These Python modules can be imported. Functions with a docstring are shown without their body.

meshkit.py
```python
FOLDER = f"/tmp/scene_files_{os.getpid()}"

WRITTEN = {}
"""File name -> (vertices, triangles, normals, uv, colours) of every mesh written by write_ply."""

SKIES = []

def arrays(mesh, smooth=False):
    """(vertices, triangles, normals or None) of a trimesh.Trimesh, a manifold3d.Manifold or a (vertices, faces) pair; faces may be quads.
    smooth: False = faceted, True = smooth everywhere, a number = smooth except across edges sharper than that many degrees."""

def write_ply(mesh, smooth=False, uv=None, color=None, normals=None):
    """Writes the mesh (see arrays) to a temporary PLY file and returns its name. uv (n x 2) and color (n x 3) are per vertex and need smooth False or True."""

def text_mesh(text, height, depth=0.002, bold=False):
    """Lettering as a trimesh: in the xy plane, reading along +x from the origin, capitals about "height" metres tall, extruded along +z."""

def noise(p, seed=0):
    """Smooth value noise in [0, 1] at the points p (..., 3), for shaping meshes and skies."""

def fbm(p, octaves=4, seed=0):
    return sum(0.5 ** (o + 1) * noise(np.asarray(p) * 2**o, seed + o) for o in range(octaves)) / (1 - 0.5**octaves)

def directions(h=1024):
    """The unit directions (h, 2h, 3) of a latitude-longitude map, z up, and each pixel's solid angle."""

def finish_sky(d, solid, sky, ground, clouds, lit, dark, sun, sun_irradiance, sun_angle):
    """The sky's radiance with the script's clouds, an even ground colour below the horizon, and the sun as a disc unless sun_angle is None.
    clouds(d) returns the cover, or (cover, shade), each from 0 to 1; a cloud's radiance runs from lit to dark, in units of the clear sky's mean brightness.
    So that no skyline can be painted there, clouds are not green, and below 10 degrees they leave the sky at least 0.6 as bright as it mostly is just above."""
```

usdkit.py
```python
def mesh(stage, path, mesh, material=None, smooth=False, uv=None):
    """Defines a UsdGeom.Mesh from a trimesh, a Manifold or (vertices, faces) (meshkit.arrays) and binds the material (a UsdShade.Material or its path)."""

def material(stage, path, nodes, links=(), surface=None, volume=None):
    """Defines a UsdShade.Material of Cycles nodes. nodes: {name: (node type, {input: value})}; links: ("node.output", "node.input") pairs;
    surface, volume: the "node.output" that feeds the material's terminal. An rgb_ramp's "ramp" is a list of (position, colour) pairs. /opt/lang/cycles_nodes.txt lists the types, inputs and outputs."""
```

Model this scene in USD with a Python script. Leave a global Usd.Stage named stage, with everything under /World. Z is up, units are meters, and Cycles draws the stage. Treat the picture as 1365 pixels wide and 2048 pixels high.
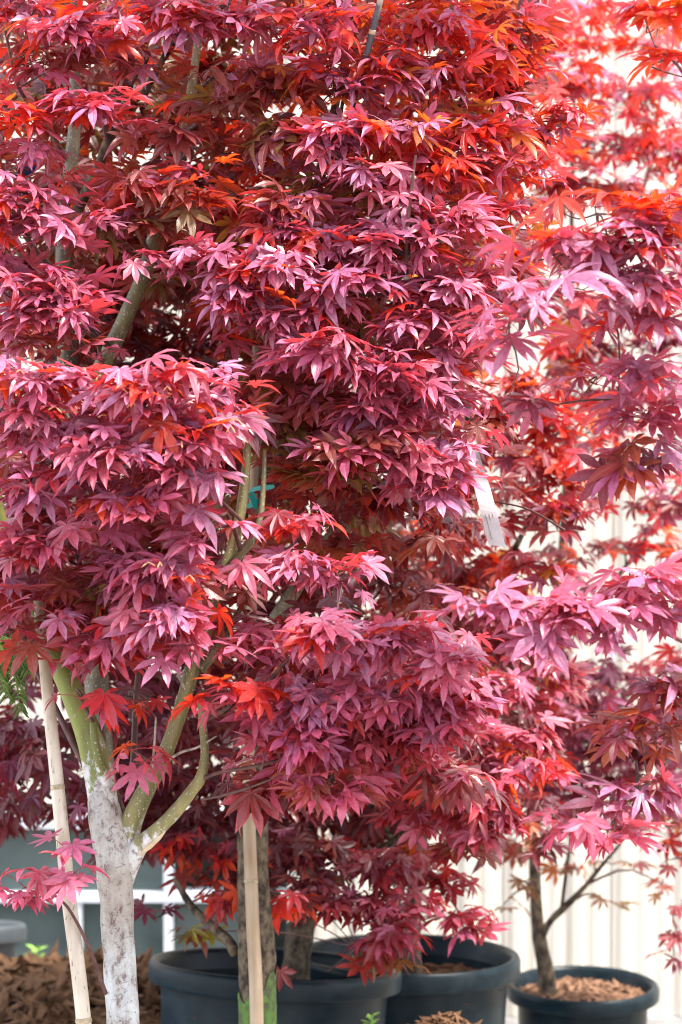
import math
import numpy as np
import trimesh
import meshkit
import usdkit
from pxr import Gf, Sdf, Usd, UsdGeom, UsdLux, UsdShade, Vt

T = Sdf.ValueTypeNames
stage = Usd.Stage.CreateInMemory()
UsdGeom.SetStageUpAxis(stage, "Z")
UsdGeom.SetStageMetersPerUnit(stage, 1.0)
UsdGeom.Xform.Define(stage, "/World")
UsdGeom.Scope.Define(stage, "/World/Looks")

# ------------------------------------------------------------------ camera, sky, sun, exposure
CAM_Z, PITCH, FPX, W0, H0 = 1.7, 2.5, 4619.0, 1365.0, 2048.0
SUN = np.array([0.42, -0.16, 0.90])
SUN /= np.linalg.norm(SUN)
EXPOSURE, SKY_STRENGTH, SUN_INTENSITY, SUN_ANGLE = 2.82, 0.064, 0.4, 10.0

cam = UsdGeom.Camera.Define(stage, "/World/camera")
cam.CreateFocalLengthAttr(81.0)
cam.CreateHorizontalApertureAttr(81.0 * W0 / FPX)
cam.CreateVerticalApertureAttr(81.0 * H0 / FPX)
cam.CreateClippingRangeAttr(Gf.Vec2f(0.1, 2000.0))
cam.CreateFStopAttr(5.0)
cam.CreateFocusDistanceAttr(3.5)
cam.CreateExposureAttr(EXPOSURE)
cam.AddTranslateOp().Set(Gf.Vec3d(0, 0, CAM_Z))
cam.AddRotateXOp().Set(90.0 - PITCH)

sun = UsdLux.DistantLight.Define(stage, "/World/sun")
sun.CreateIntensityAttr(SUN_INTENSITY)
sun.CreateAngleAttr(SUN_ANGLE)
sun.CreateColorAttr(Gf.Vec3f(1.0, 0.95, 0.87))
sun.CreateNormalizeAttr(True)
sun.AddTransformOp().Set(Gf.Matrix4d(Gf.Rotation(Gf.Vec3d(0, 0, 1), Gf.Vec3d(*map(float, SUN))), Gf.Vec3d(0)))

usdkit.material(stage, "/World/Looks/sky_look", {
    "sky": ("sky_texture", {"sky_type": "single_scattering", "sun_disc": False, "sun_elevation": math.asin(SUN[2]), "sun_rotation": math.atan2(SUN[0], SUN[1]), "aerosol_density": 2.0}),
    "tc": ("texture_coordinate", {}),
    "n": ("noise_texture", {"scale": 2.2, "detail": 6.0, "roughness": 0.6}),
    "cover": ("rgb_ramp", {"ramp": [(0.30, (0, 0, 0)), (0.62, (0.85, 0.85, 0.85))]}),
    "bw": ("rgb_to_bw", {}),
    "white": ("mix", {"mix_type": "mix", "color2": (7.4, 7.7, 8.6)}),
    "bg": ("background_shader", {"strength": SKY_STRENGTH}),
}, [("tc.generated", "n.vector"), ("n.fac", "cover.fac"), ("cover.color", "bw.color"), ("bw.val", "white.fac"), ("sky.color", "white.color1"), ("white.color", "bg.color")], surface="bg.background")
dome = UsdLux.DomeLight.Define(stage, "/World/sky")
dome.CreateIntensityAttr(1.0)
UsdShade.MaterialBindingAPI.Apply(dome.GetPrim()).Bind(UsdShade.Material.Get(stage, "/World/Looks/sky_look"))
dome.GetPrim().SetCustomDataByKey("kind", "structure")

# ------------------------------------------------------------------ helpers
_cp, _sp = math.cos(math.radians(PITCH)), math.sin(math.radians(PITCH))


def at(px, py, depth):
    """The point `depth` metres in front of the lens plane (along y) that shows at photo pixel (px, py)."""
    u, v = (px - W0 / 2) / FPX, (H0 / 2 - py) / FPX
    d = np.array([u, _cp + v * _sp, -_sp + v * _cp])
    return np.array([0, 0, CAM_Z]) + d * (depth / d[1])


def project(p):
    q = np.asarray(p, float) - [0, 0, CAM_Z]
    f = q[..., 1] * _cp - q[..., 2] * _sp
    up = q[..., 1] * _sp + q[..., 2] * _cp
    return W0 / 2 + FPX * q[..., 0] / f, H0 / 2 - FPX * up / f, f


def mm(px, depth):
    return px * depth / FPX


used = {}


def path(parent, name):
    base = f"{parent}/{name}"
    n = used.get(base, -1) + 1
    used[base] = n
    return base if n == 0 else f"{base}_{n:03d}"


def tag(prim, label=None, category=None, group=None, kind=None):
    for k, v in (("label", label), ("category", category), ("group", group), ("kind", kind)):
        if v:
            prim.SetCustomDataByKey(k, v)
    return prim


class Thing:
    def __init__(self, name, label=None, category=None, loc=(0, 0, 0), group=None, kind=None):
        self.path, self.loc = path("/World", name), np.asarray(loc, float)
        x = UsdGeom.Xform.Define(stage, self.path)
        x.AddTranslateOp().Set(Gf.Vec3d(*map(float, self.loc)))
        self.prim = tag(x.GetPrim(), label, category, group, kind)


def part(parent, name, mesh, look, smooth=35, vars=None, **data):
    """One Mesh prim under a thing (or a part's path); the mesh is given in world space."""
    loc = parent.loc
    p = path(parent.path, name)
    v, f, n = meshkit.arrays(mesh, smooth) if vars is None else (mesh[0], mesh[1], vars.pop("normals", None))
    v = v - loc
    m = UsdGeom.Mesh.Define(stage, p)
    m.CreatePointsAttr(Vt.Vec3fArray.FromNumpy(np.ascontiguousarray(v, np.float32)))
    m.CreateFaceVertexCountsAttr(Vt.IntArray.FromNumpy(np.full(len(f), 3, np.int32)))
    m.CreateFaceVertexIndicesAttr(Vt.IntArray.FromNumpy(np.ascontiguousarray(f, np.int32).ravel()))
    m.CreateSubdivisionSchemeAttr("none")
    m.CreateDoubleSidedAttr(True)
    if n is not None:
        m.CreateNormalsAttr(Vt.Vec3fArray.FromNumpy(np.ascontiguousarray(n, np.float32)))
        m.SetNormalsInterpolation("vertex")
    for k, a in (vars or {}).items():
        UsdGeom.PrimvarsAPI(m).CreatePrimvar(k, T.Color3fArray, "vertex").Set(Vt.Vec3fArray.FromNumpy(np.ascontiguousarray(a, np.float32)))
    UsdShade.MaterialBindingAPI.Apply(m.GetPrim()).Bind(LOOK[look])
    tag(m.GetPrim(), **data)
    sub = Thing.__new__(Thing)
    sub.path, sub.loc, sub.prim = p, loc * 0, m.GetPrim()
    sub.loc = loc
    return sub


def cat(meshes):
    return trimesh.util.concatenate(meshes)


def box(x0, x1, y0, y1, z0, z1):
    m = trimesh.creation.box([x1 - x0, y1 - y0, z1 - z0])
    m.apply_translation([(x0 + x1) / 2, (y0 + y1) / 2, (z0 + z1) / 2])
    return m


def spline(pts, n):
    """Catmull-Rom through the rows of pts (any number of columns)."""
    P = np.asarray(pts, float)
    if len(P) == 2:
        return P[0] + np.linspace(0, 1, n)[:, None] * (P[1] - P[0])
    Q = np.vstack([2 * P[0] - P[1], P, 2 * P[-1] - P[-2]])
    s = np.linspace(0, len(P) - 1, n)
    i = np.minimum(s.astype(int), len(P) - 2)
    t = (s - i)[:, None]
    a, b, c, d = Q[i], Q[i + 1], Q[i + 2], Q[i + 3]
    return 0.5 * (2 * b + (c - a) * t + (2 * a - 5 * b + 4 * c - d) * t**2 + (3 * b - a - 3 * c + d) * t**3)


def tube(pts, radii, sides=10, bump=0.0, seed=0, cap=True):
    P, R = np.asarray(pts, float), np.broadcast_to(np.asarray(radii, float), len(pts))
    tan = np.gradient(P, axis=0)
    tan /= np.maximum(np.linalg.norm(tan, axis=1, keepdims=True), 1e-9)
    ref = np.array([1.0, 0, 0]) if abs(tan[0][0]) < 0.8 else np.array([0, 1.0, 0])
    rows, a = [], np.linspace(0, 2 * np.pi, sides, endpoint=False)
    for p, r, t in zip(P, R, tan):
        ref = ref - t * (ref @ t)
        ref /= np.linalg.norm(ref)
        b = np.cross(t, ref)
        rows.append(p + r * (np.cos(a)[:, None] * ref + np.sin(a)[:, None] * b))
    V = np.vstack(rows)
    if bump:
        nrm = V - np.repeat(P, sides, 0)
        V = V + nrm * (bump * (meshkit.fbm(V * 28, 3, seed) * 2 - 1))[:, None]
    n, F = len(P), []
    i = np.arange(n - 1)[:, None] * sides + np.arange(sides)
    j = np.arange(n - 1)[:, None] * sides + (np.arange(sides) + 1) % sides
    F = np.vstack([np.stack([i, j, j + sides], -1).reshape(-1, 3), np.stack([i, j + sides, i + sides], -1).reshape(-1, 3)])
    if cap:
        V = np.vstack([V, P[0], P[-1]])
        k = np.arange(sides)
        F = np.vstack([F, np.stack([np.full(sides, n * sides), (k + 1) % sides, k], 1), np.stack([np.full(sides, n * sides + 1), (n - 1) * sides + k, (n - 1) * sides + (k + 1) % sides], 1)])
    return trimesh.Trimesh(V, F, process=False)


def lathe(profile, centre, sides=72, tilt=None):
    pr = np.asarray(profile, float)
    m = trimesh.creation.revolve(pr, sections=sides)
    if tilt is not None:
        m.apply_transform(trimesh.transformations.rotation_matrix(tilt[0], tilt[1]))
    m.apply_translation(centre)
    return m


# ------------------------------------------------------------------ materials
LOOK = {}


def mat(name, nodes, links, surface="p.BSDF"):
    LOOK[name] = usdkit.material(stage, f"/World/Looks/{name}", nodes, links, surface=surface)


def simple(name, dark, light, scale=20.0, rough=0.6, stretch=(1, 1, 1), lo=0.35, hi=0.65, bump=0.15, spec=0.4, detail=5.0):
    mat(name, {
        "g": ("geometry", {}), "m": ("mapping", {"scale": stretch}),
        "n": ("noise_texture", {"scale": scale, "detail": detail, "roughness": 0.65}),
        "r": ("rgb_ramp", {"ramp": [(lo, dark), (hi, light)]}),
        "b": ("bump", {"strength": bump, "distance": 0.01}),
        "p": ("principled_bsdf", {"roughness": rough, "specular_ior_level": spec}),
    }, [("g.position", "m.vector"), ("m.vector", "n.vector"), ("n.fac", "r.fac"), ("r.color", "p.base_color"), ("n.fac", "b.height"), ("b.normal", "p.normal")])


# maple leaf: tint = blade colour, glow = colour of the light that passes, lobe = (distance from midrib, distance along the lobe, random)
def leaf_look(name, through):
    mat(name, {
        "tint": ("attribute", {"attribute": "tint"}), "glow": ("attribute", {"attribute": "glow"}), "lobe": ("attribute", {"attribute": "lobe"}),
        "s": ("separate_xyz", {}),
        "rib": ("map_range", {"from_min": 0.0, "from_max": 0.16, "to_min": 1.0, "to_max": 0.0, "clamp": True}),
        "va": ("math", {"math_type": "multiply", "value2": 52.0}), "vb": ("math", {"math_type": "multiply_add", "value2": -16.0}),
        "vs": ("math", {"math_type": "sine"}), "vr": ("map_range", {"from_min": 0.72, "from_max": 1.0, "to_min": 0.0, "to_max": 0.45, "clamp": True}),
        "vein": ("math", {"math_type": "maximum"}),
        "veinf": ("math", {"math_type": "multiply", "value2": 0.34}),
        "g": ("geometry", {}),
        "n": ("noise_texture", {"scale": 110.0, "detail": 5.0, "roughness": 0.65}),
        "nr": ("map_range", {"from_min": 0.3, "from_max": 0.7, "to_min": 0.62, "to_max": 1.32}),
        "mul": ("mix", {"mix_type": "multiply", "fac": 1.0}),
        "base": ("mix", {"mix_type": "mix", "color2": (0.52, 0.13, 0.14)}),
        "rough": ("map_range", {"from_min": 0.3, "from_max": 0.7, "to_min": 0.26, "to_max": 0.46}),
        "bump": ("bump", {"strength": 0.35, "distance": 0.0015, "invert": True}),
        "p": ("principled_bsdf", {"specular_ior_level": 0.7}),
        "t": ("translucent_bsdf", {}),
        "mx": ("mix_closure", {"fac": through}),
    }, [("lobe.color", "s.vector"), ("s.x", "rib.value"), ("s.y", "va.value1"), ("s.x", "vb.value1"), ("va.value", "vb.value3"), ("vb.value", "vs.value1"), ("vs.value", "vr.value"),
        ("rib.result", "vein.value1"), ("vr.result", "vein.value2"), ("vein.value", "veinf.value1"), ("veinf.value", "base.fac"),
        ("g.position", "n.vector"), ("n.fac", "nr.value"), ("s.z", "mx.fac"), ("tint.color", "mul.color1"), ("nr.result", "mul.color2"), ("mul.color", "base.color1"), ("base.color", "p.base_color"),
        ("n.fac", "rough.value"), ("rough.result", "p.roughness"), ("vein.value", "bump.height"), ("bump.normal", "p.normal"),
        ("glow.color", "t.color"), ("p.BSDF", "mx.closure1"), ("t.BSDF", "mx.closure2")], surface="mx.closure")


leaf_look("maple_leaf", 0.33)

# barks
mat("white_bark", {  # whitewashed maple bark flaking to brown, grey horizontal scars
    "g": ("geometry", {}), "m1": ("mapping", {"scale": (1, 1, 0.6)}),
    "n1": ("noise_texture", {"scale": 46.0, "detail": 9.0, "roughness": 0.78, "distortion": 0.15}),
    "r1": ("rgb_ramp", {"ramp": [(0.36, (0.17, 0.13, 0.13)), (0.42, (0.23, 0.19, 0.18)), (0.45, (0.36, 0.36, 0.345)), (0.56, (0.47, 0.48, 0.465)), (0.7, (0.54, 0.55, 0.54))]}),
    "m2": ("mapping", {"scale": (0.9, 0.9, 1.9)}),
    "n2": ("noise_texture", {"scale": 120.0, "detail": 4.0, "roughness": 0.7}),
    "r2": ("rgb_ramp", {"ramp": [(0.33, (0.30, 0.25, 0.23)), (0.42, (1, 1, 1))]}),
    "n3": ("noise_texture", {"scale": 9.0, "detail": 3.0}),
    "r3": ("rgb_ramp", {"ramp": [(0.38, (0.70, 0.60, 0.52)), (0.6, (1, 1, 1))]}),
    "a": ("mix", {"mix_type": "multiply", "fac": 0.85}), "b": ("mix", {"mix_type": "multiply", "fac": 0.8}),
    "bu": ("bump", {"strength": 0.4, "distance": 0.003}),
    "p": ("principled_bsdf", {"roughness": 0.75, "specular_ior_level": 0.25}),
}, [("g.position", "m1.vector"), ("m1.vector", "n1.vector"), ("n1.fac", "r1.fac"), ("g.position", "m2.vector"), ("m2.vector", "n2.vector"), ("n2.fac", "r2.fac"), ("g.position", "n3.vector"), ("n3.fac", "r3.fac"),
    ("r1.color", "a.color1"), ("r2.color", "a.color2"), ("a.color", "b.color1"), ("r3.color", "b.color2"), ("b.color", "p.base_color"), ("n1.fac", "bu.height"), ("bu.normal", "p.normal")])


def green_bark(name, dark, light, fleck=(0.48, 0.48, 0.42), flo=0.655, white_z=None):
    """Smooth green maple bark with pale lenticels and ring scars; white_z: (z where the whitewash ends, z where it is whole)."""
    nodes = {
        "g": ("geometry", {}), "m1": ("mapping", {"scale": (1, 1, 0.35)}),
        "n1": ("noise_texture", {"scale": 30.0, "detail": 4.0}),
        "r1": ("rgb_ramp", {"ramp": [(0.35, dark), (0.65, light)]}),
        "m2": ("mapping", {"scale": (1, 1, 0.7)}),
        "n2": ("noise_texture", {"scale": 340.0, "detail": 2.0}),
        "r2": ("rgb_ramp", {"ramp": [(flo, (0, 0, 0)), (flo + 0.06, (1, 1, 1))]}),
        "bw": ("rgb_to_bw", {}),
        "a": ("mix", {"mix_type": "mix", "color2": fleck}),
        "p": ("principled_bsdf", {"roughness": 0.5, "specular_ior_level": 0.45}),
    }
    links = [("g.position", "m1.vector"), ("m1.vector", "n1.vector"), ("n1.fac", "r1.fac"), ("g.position", "m2.vector"), ("m2.vector", "n2.vector"), ("n2.fac", "r2.fac"), ("r2.color", "bw.color"), ("bw.val", "a.fac"), ("r1.color", "a.color1")]
    if white_z:
        nodes |= {"sz": ("separate_xyz", {}), "zr": ("map_range", {"from_min": white_z[0], "from_max": white_z[1], "to_min": -0.30, "to_max": 0.30}),
                  "n3": ("noise_texture", {"scale": 55.0, "detail": 6.0, "roughness": 0.7}), "ad": ("math", {"math_type": "add"}),
                  "st": ("map_range", {"from_min": 0.60, "from_max": 0.68, "to_min": 0.0, "to_max": 1.0, "clamp": True}),
                  "n4": ("noise_texture", {"scale": 75.0, "detail": 6.0, "roughness": 0.7}), "r4": ("rgb_ramp", {"ramp": [(0.36, (0.17, 0.12, 0.12)), (0.43, (0.36, 0.33, 0.31)), (0.5, (0.50, 0.50, 0.49))]}),
                  "w": ("mix", {"mix_type": "mix"})}
        links += [("g.position", "sz.vector"), ("sz.z", "zr.value"), ("m2.vector", "n3.vector"), ("n3.fac", "ad.value1"), ("zr.result", "ad.value2"), ("ad.value", "st.value"), ("st.result", "w.fac"), ("g.position", "n4.vector"), ("n4.fac", "r4.fac"), ("r4.color", "w.color2"), ("a.color", "w.color1"), ("w.color", "p.base_color")]
    else:
        links += [("a.color", "p.base_color")]
    mat(name, nodes, links)


green_bark("green_bark", (0.13, 0.14, 0.035), (0.24, 0.27, 0.06), white_z=(at(0, 1390, 3.4)[2], at(0, 1600, 3.4)[2]))
green_bark("olive_bark", (0.12, 0.11, 0.04), (0.24, 0.21, 0.08), flo=0.64, white_z=(at(0, 1480, 3.4)[2], at(0, 1740, 3.4)[2]))
green_bark("dark_olive_bark", (0.075, 0.065, 0.03), (0.17, 0.15, 0.065), fleck=(0.34, 0.33, 0.27), flo=0.62)
green_bark("lichen_bark", (0.045, 0.034, 0.024), (0.15, 0.125, 0.085), fleck=(0.26, 0.27, 0.21), flo=0.60)
simple("brown_bark", (0.03, 0.021, 0.015), (0.15, 0.115, 0.075), 48, 0.85, (1, 1, 0.8), lo=0.40, hi=0.62, bump=0.6, spec=0.2, detail=7.0)
simple("pale_stub_wood", (0.42, 0.30, 0.18), (0.62, 0.50, 0.34), 60, 0.7)
simple("twig_bark", (0.05, 0.02, 0.02), (0.13, 0.06, 0.05), 60, 0.5)
simple("dry_twig", (0.16, 0.12, 0.10), (0.40, 0.34, 0.28), 90, 0.7)
simple("red_stalk", (0.26, 0.02, 0.03), (0.36, 0.05, 0.05), 40, 0.45)


def bamboo(name, dark, light, speck):
    mat(name, {
        "g": ("geometry", {}), "m": ("mapping", {"scale": (1, 1, 0.10)}), "n": ("noise_texture", {"scale": 70.0, "detail": 5.0}), "r": ("rgb_ramp", {"ramp": [(0.35, dark), (0.65, light)]}),
        "m2": ("mapping", {"scale": (1, 1, 0.30)}), "n2": ("noise_texture", {"scale": 150.0, "detail": 5.0, "roughness": 0.75}), "r2": ("rgb_ramp", {"ramp": [(speck, (0.12, 0.10, 0.09)), (speck + 0.05, (1, 1, 1))]}),
        "n3": ("noise_texture", {"scale": 7.0, "detail": 3.0}), "r3": ("rgb_ramp", {"ramp": [(0.35, (0.72, 0.66, 0.56)), (0.6, (1, 1, 1))]}),
        "a": ("mix", {"mix_type": "multiply", "fac": 0.8}), "b": ("mix", {"mix_type": "multiply", "fac": 1.0}),
        "p": ("principled_bsdf", {"roughness": 0.5, "specular_ior_level": 0.4}),
    }, [("g.position", "m.vector"), ("m.vector", "n.vector"), ("n.fac", "r.fac"), ("g.position", "m2.vector"), ("m2.vector", "n2.vector"), ("n2.fac", "r2.fac"), ("g.position", "n3.vector"), ("n3.fac", "r3.fac"),
        ("r.color", "a.color1"), ("r2.color", "a.color2"), ("a.color", "b.color1"), ("r3.color", "b.color2"), ("b.color", "p.base_color")])


bamboo("bamboo_pale", (0.42, 0.36, 0.28), (0.56, 0.50, 0.41), 0.36)
bamboo("bamboo_tan", (0.28, 0.21, 0.14), (0.40, 0.31, 0.215), 0.30)
simple("bamboo_mouldy", (0.05, 0.05, 0.055), (0.34, 0.29, 0.22), 18, 0.6, (1, 1, 0.5), lo=0.45, hi=0.55)
simple("bamboo_node", (0.20, 0.15, 0.08), (0.44, 0.36, 0.24), 120, 0.6)
simple("green_paint", (0.05, 0.06, 0.025), (0.075, 0.15, 0.025), 45, 0.7, lo=0.42, hi=0.58, bump=0.4)
simple("pot_plastic", (0.004, 0.011, 0.015), (0.020, 0.031, 0.036), 11, 0.36, lo=0.45, hi=0.8, bump=0.03, spec=0.18)
simple("pot_plastic_grey", (0.055, 0.068, 0.075), (0.075, 0.088, 0.096), 14, 0.5, bump=0.03)
simple("soil", (0.02, 0.014, 0.01), (0.055, 0.038, 0.027), 70, 0.95, bump=0.8)
simple("ground_dirt", (0.16, 0.13, 0.10), (0.27, 0.23, 0.19), 9, 0.95, bump=0.5)
simple("siding_paint", (0.58, 0.545, 0.45), (0.64, 0.605, 0.515), 3, 0.5, (1, 1, 0.2), bump=0.02)
simple("white_frame", (0.60, 0.63, 0.66), (0.66, 0.69, 0.72), 6, 0.4, bump=0.02)
simple("concrete_block", (0.38, 0.37, 0.35), (0.50, 0.49, 0.46), 22, 0.9, bump=0.3)
simple("blue_plastic", (0.02, 0.14, 0.52), (0.03, 0.18, 0.62), 10, 0.35, bump=0.0)
simple("tag_white", (0.44, 0.42, 0.43), (0.54, 0.52, 0.53), 25, 0.45, bump=0.02)
simple("tag_ink", (0.33, 0.30, 0.31), (0.42, 0.39, 0.40), 120, 0.6, bump=0.0)
simple("teal_tape", (0.0, 0.22, 0.19), (0.005, 0.30, 0.26), 30, 0.35, bump=0.02)
simple("conifer_green", (0.03, 0.085, 0.010), (0.11, 0.16, 0.02), 25, 0.55, bump=0.1)
simple("weed_green", (0.16, 0.36, 0.05), (0.30, 0.50, 0.10), 25, 0.5, bump=0.05)
simple("seed_cream", (0.40, 0.12, 0.06), (0.56, 0.33, 0.17), 60, 0.5, bump=0.05)
mat("window_glass", {  # greenhouse pane: mottled grey-green diffuse layer makes the clear glass paler
    "f": ("fresnel", {"IOR": 1.5}), "g": ("glossy_bsdf", {"roughness": 0.12, "color": (0.9, 0.95, 0.95)}), "t": ("transparent_bsdf", {"color": (0.78, 0.86, 0.84)}), "mx": ("mix_closure", {}),
    "ge": ("geometry", {}), "n": ("noise_texture", {"scale": 4.0, "detail": 5.0}), "r": ("rgb_ramp", {"ramp": [(0.35, (0.10, 0.135, 0.125)), (0.65, (0.20, 0.24, 0.22))]}),
    "d": ("diffuse_bsdf", {}), "m2": ("mix_closure", {"fac": 0.62}),
}, [("f.fac", "mx.fac"), ("t.BSDF", "mx.closure1"), ("g.BSDF", "mx.closure2"), ("ge.position", "n.vector"), ("n.fac", "r.fac"), ("r.color", "d.color"), ("mx.closure", "m2.closure1"), ("d.BSDF", "m2.closure2")], surface="m2.closure")
simple("room_wall", (0.10, 0.125, 0.12), (0.24, 0.27, 0.25), 2.2, 0.9)
# bark mulch chips vary chip by chip
mat("mulch_chip", {
    "g": ("geometry", {}), "n": ("noise_texture", {"scale": 60.0, "detail": 4.0}),
    "r": ("rgb_ramp", {"ramp": [(0.0, (0.12, 0.06, 0.028)), (0.3, (0.44, 0.27, 0.12)), (0.7, (0.64, 0.45, 0.24)), (1.0, (0.76, 0.61, 0.40))]}),
    "nr": ("map_range", {"from_min": 0.3, "from_max": 0.7, "to_min": 0.6, "to_max": 1.35}),
    "mul": ("mix", {"mix_type": "multiply", "fac": 1.0}),
    "b": ("bump", {"strength": 0.5, "distance": 0.004}),
    "p": ("principled_bsdf", {"roughness": 0.85, "specular_ior_level": 0.25}),
}, [("g.random_per_island", "r.fac"), ("g.position", "n.vector"), ("n.fac", "nr.value"), ("r.color", "mul.color1"), ("nr.result", "mul.color2"), ("mul.color", "p.base_color"), ("n.fac", "b.height"), ("b.normal", "p.normal")])
mat("pale_chip", {
    "g": ("geometry", {}),
    "r": ("rgb_ramp", {"ramp": [(0.0, (0.22, 0.12, 0.07)), (0.25, (0.42, 0.30, 0.18)), (0.7, (0.58, 0.44, 0.29)), (1.0, (0.68, 0.58, 0.43))]}),
    "p": ("principled_bsdf", {"roughness": 0.85, "specular_ior_level": 0.25}),
}, [("g.random_per_island", "r.fac"), ("r.color", "p.base_color")])


# ------------------------------------------------------------------ setting: ground, buildings
rng = np.random.default_rng(7)


def ground_mesh():
    xs = np.concatenate([np.linspace(-400, -8, 12), np.linspace(-6, 6, 61), np.linspace(8, 400, 12)])
    ys = np.concatenate([np.linspace(-400, -4, 12), np.linspace(-2, 8, 51), np.linspace(10, 400, 12)])
    X, Y = np.meshgrid(xs, ys, indexing="ij")
    Z = 0.03 * (meshkit.fbm(np.stack([X, Y, X * 0], -1) * 1.7, 3, 3) - 0.6) * (np.abs(X) < 7) * (np.abs(Y) < 9) - 0.01
    i = np.arange(X.size).reshape(X.shape)
    F = np.vstack([np.stack([i[:-1, :-1], i[1:, :-1], i[1:, 1:]], -1).reshape(-1, 3), np.stack([i[:-1, :-1], i[1:, 1:], i[:-1, 1:]], -1).reshape(-1, 3)])
    return trimesh.Trimesh(np.stack([X, Y, Z], -1).reshape(-1, 3), F, process=False)


g = Thing("ground", kind="structure", label="bare earth of the nursery yard under the pots", category="ground")
part(g, "ground_surface", ground_mesh(), "ground_dirt", True)

WALL_Y = 6.35
XS = at(575, 1000, WALL_Y)[0]           # where the glazed front ends and the ribbed siding begins
b = Thing("siding_building", "cream white building clad in vertical ribbed metal panels behind the right trees", "building", (XS, WALL_Y, 0))
PW = 0.30
for k in range(15):                      # siding panels, each with two broad ribs and fine swages
    x0 = XS + k * PW
    prof = [(0, 0)]
    for rx in (0.02, 0.075, 0.13, 0.185, 0.24):
        hgt = 0.010 if rx in (0.02, 0.185) else 0.004
        prof += [(rx, 0), (rx + 0.008, -hgt), (rx + 0.03, -hgt), (rx + 0.038, 0)]
    prof += [(PW - 0.004, 0), (PW - 0.004, 0.012), (0, 0.012)]
    from shapely.geometry import Polygon
    pm = trimesh.creation.extrude_polygon(Polygon(prof), 3.7, engine="earcut")
    pm.apply_translation([x0, WALL_Y, 0.02])
    part(b, "panel", pm, "siding_paint", False)
part(b, "wall_core", box(XS, XS + 15 * PW, WALL_Y + 0.014, WALL_Y + 2.4, 0, 3.72), "siding_paint", False)
part(b, "plinth", box(XS - 0.0, XS + 15 * PW, WALL_Y - 0.012, WALL_Y + 0.012, -0.2, 0.017), "concrete_block", False)
part(b, "roof", box(XS - 0.1, XS + 15 * PW + 0.2, WALL_Y - 0.12, WALL_Y + 2.6, 3.765, 3.85), "white_frame", False)

g = Thing("glazed_building", "pale building with white framed windows behind the left tree", "building", (XS - 1.5, WALL_Y, 0))
Z = lambda py: at(0, py, WALL_Y)[2]
X = lambda px: at(px, 1024, WALL_Y)[0]
xl, xr = XS - 3.2, XS - 0.004
zs, zt = Z(1962), Z(1640)
part(g, "lower_wall", box(xl, xr, WALL_Y, WALL_Y + 0.12, 0, zs - 0.045), "concrete_block", False)
part(g, "sill", box(xl, xr, WALL_Y - 0.06, WALL_Y + 0.14, zs - 0.044, zs + 0.004), "white_frame", False)
rail = Z(1793)
part(g, "rail", box(xl, xr, WALL_Y - 0.02, WALL_Y + 0.05, rail - 0.014, rail + 0.014), "white_frame", False)
part(g, "head_rail", box(xl, xr, WALL_Y - 0.03, WALL_Y + 0.1, zt - 0.02, zt + 0.035), "white_frame", False)
part(g, "upper_wall", box(xl, xr, WALL_Y + 0.002, WALL_Y + 0.1, zt + 0.037, 3.4), "siding_paint", False)
mull = [X(335) + k * 0.252 for k in range(-9, 2)]
for x in mull:
    part(g, "mullion", box(x - 0.013, x + 0.013, WALL_Y - 0.017, WALL_Y + 0.045, zs + 0.006, rail - 0.016), "white_frame", False)
for x in mull[::3]:
    part(g, "mullion", box(x - 0.013, x + 0.013, WALL_Y - 0.017, WALL_Y + 0.045, rail + 0.016, zt - 0.022), "white_frame", False)
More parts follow.
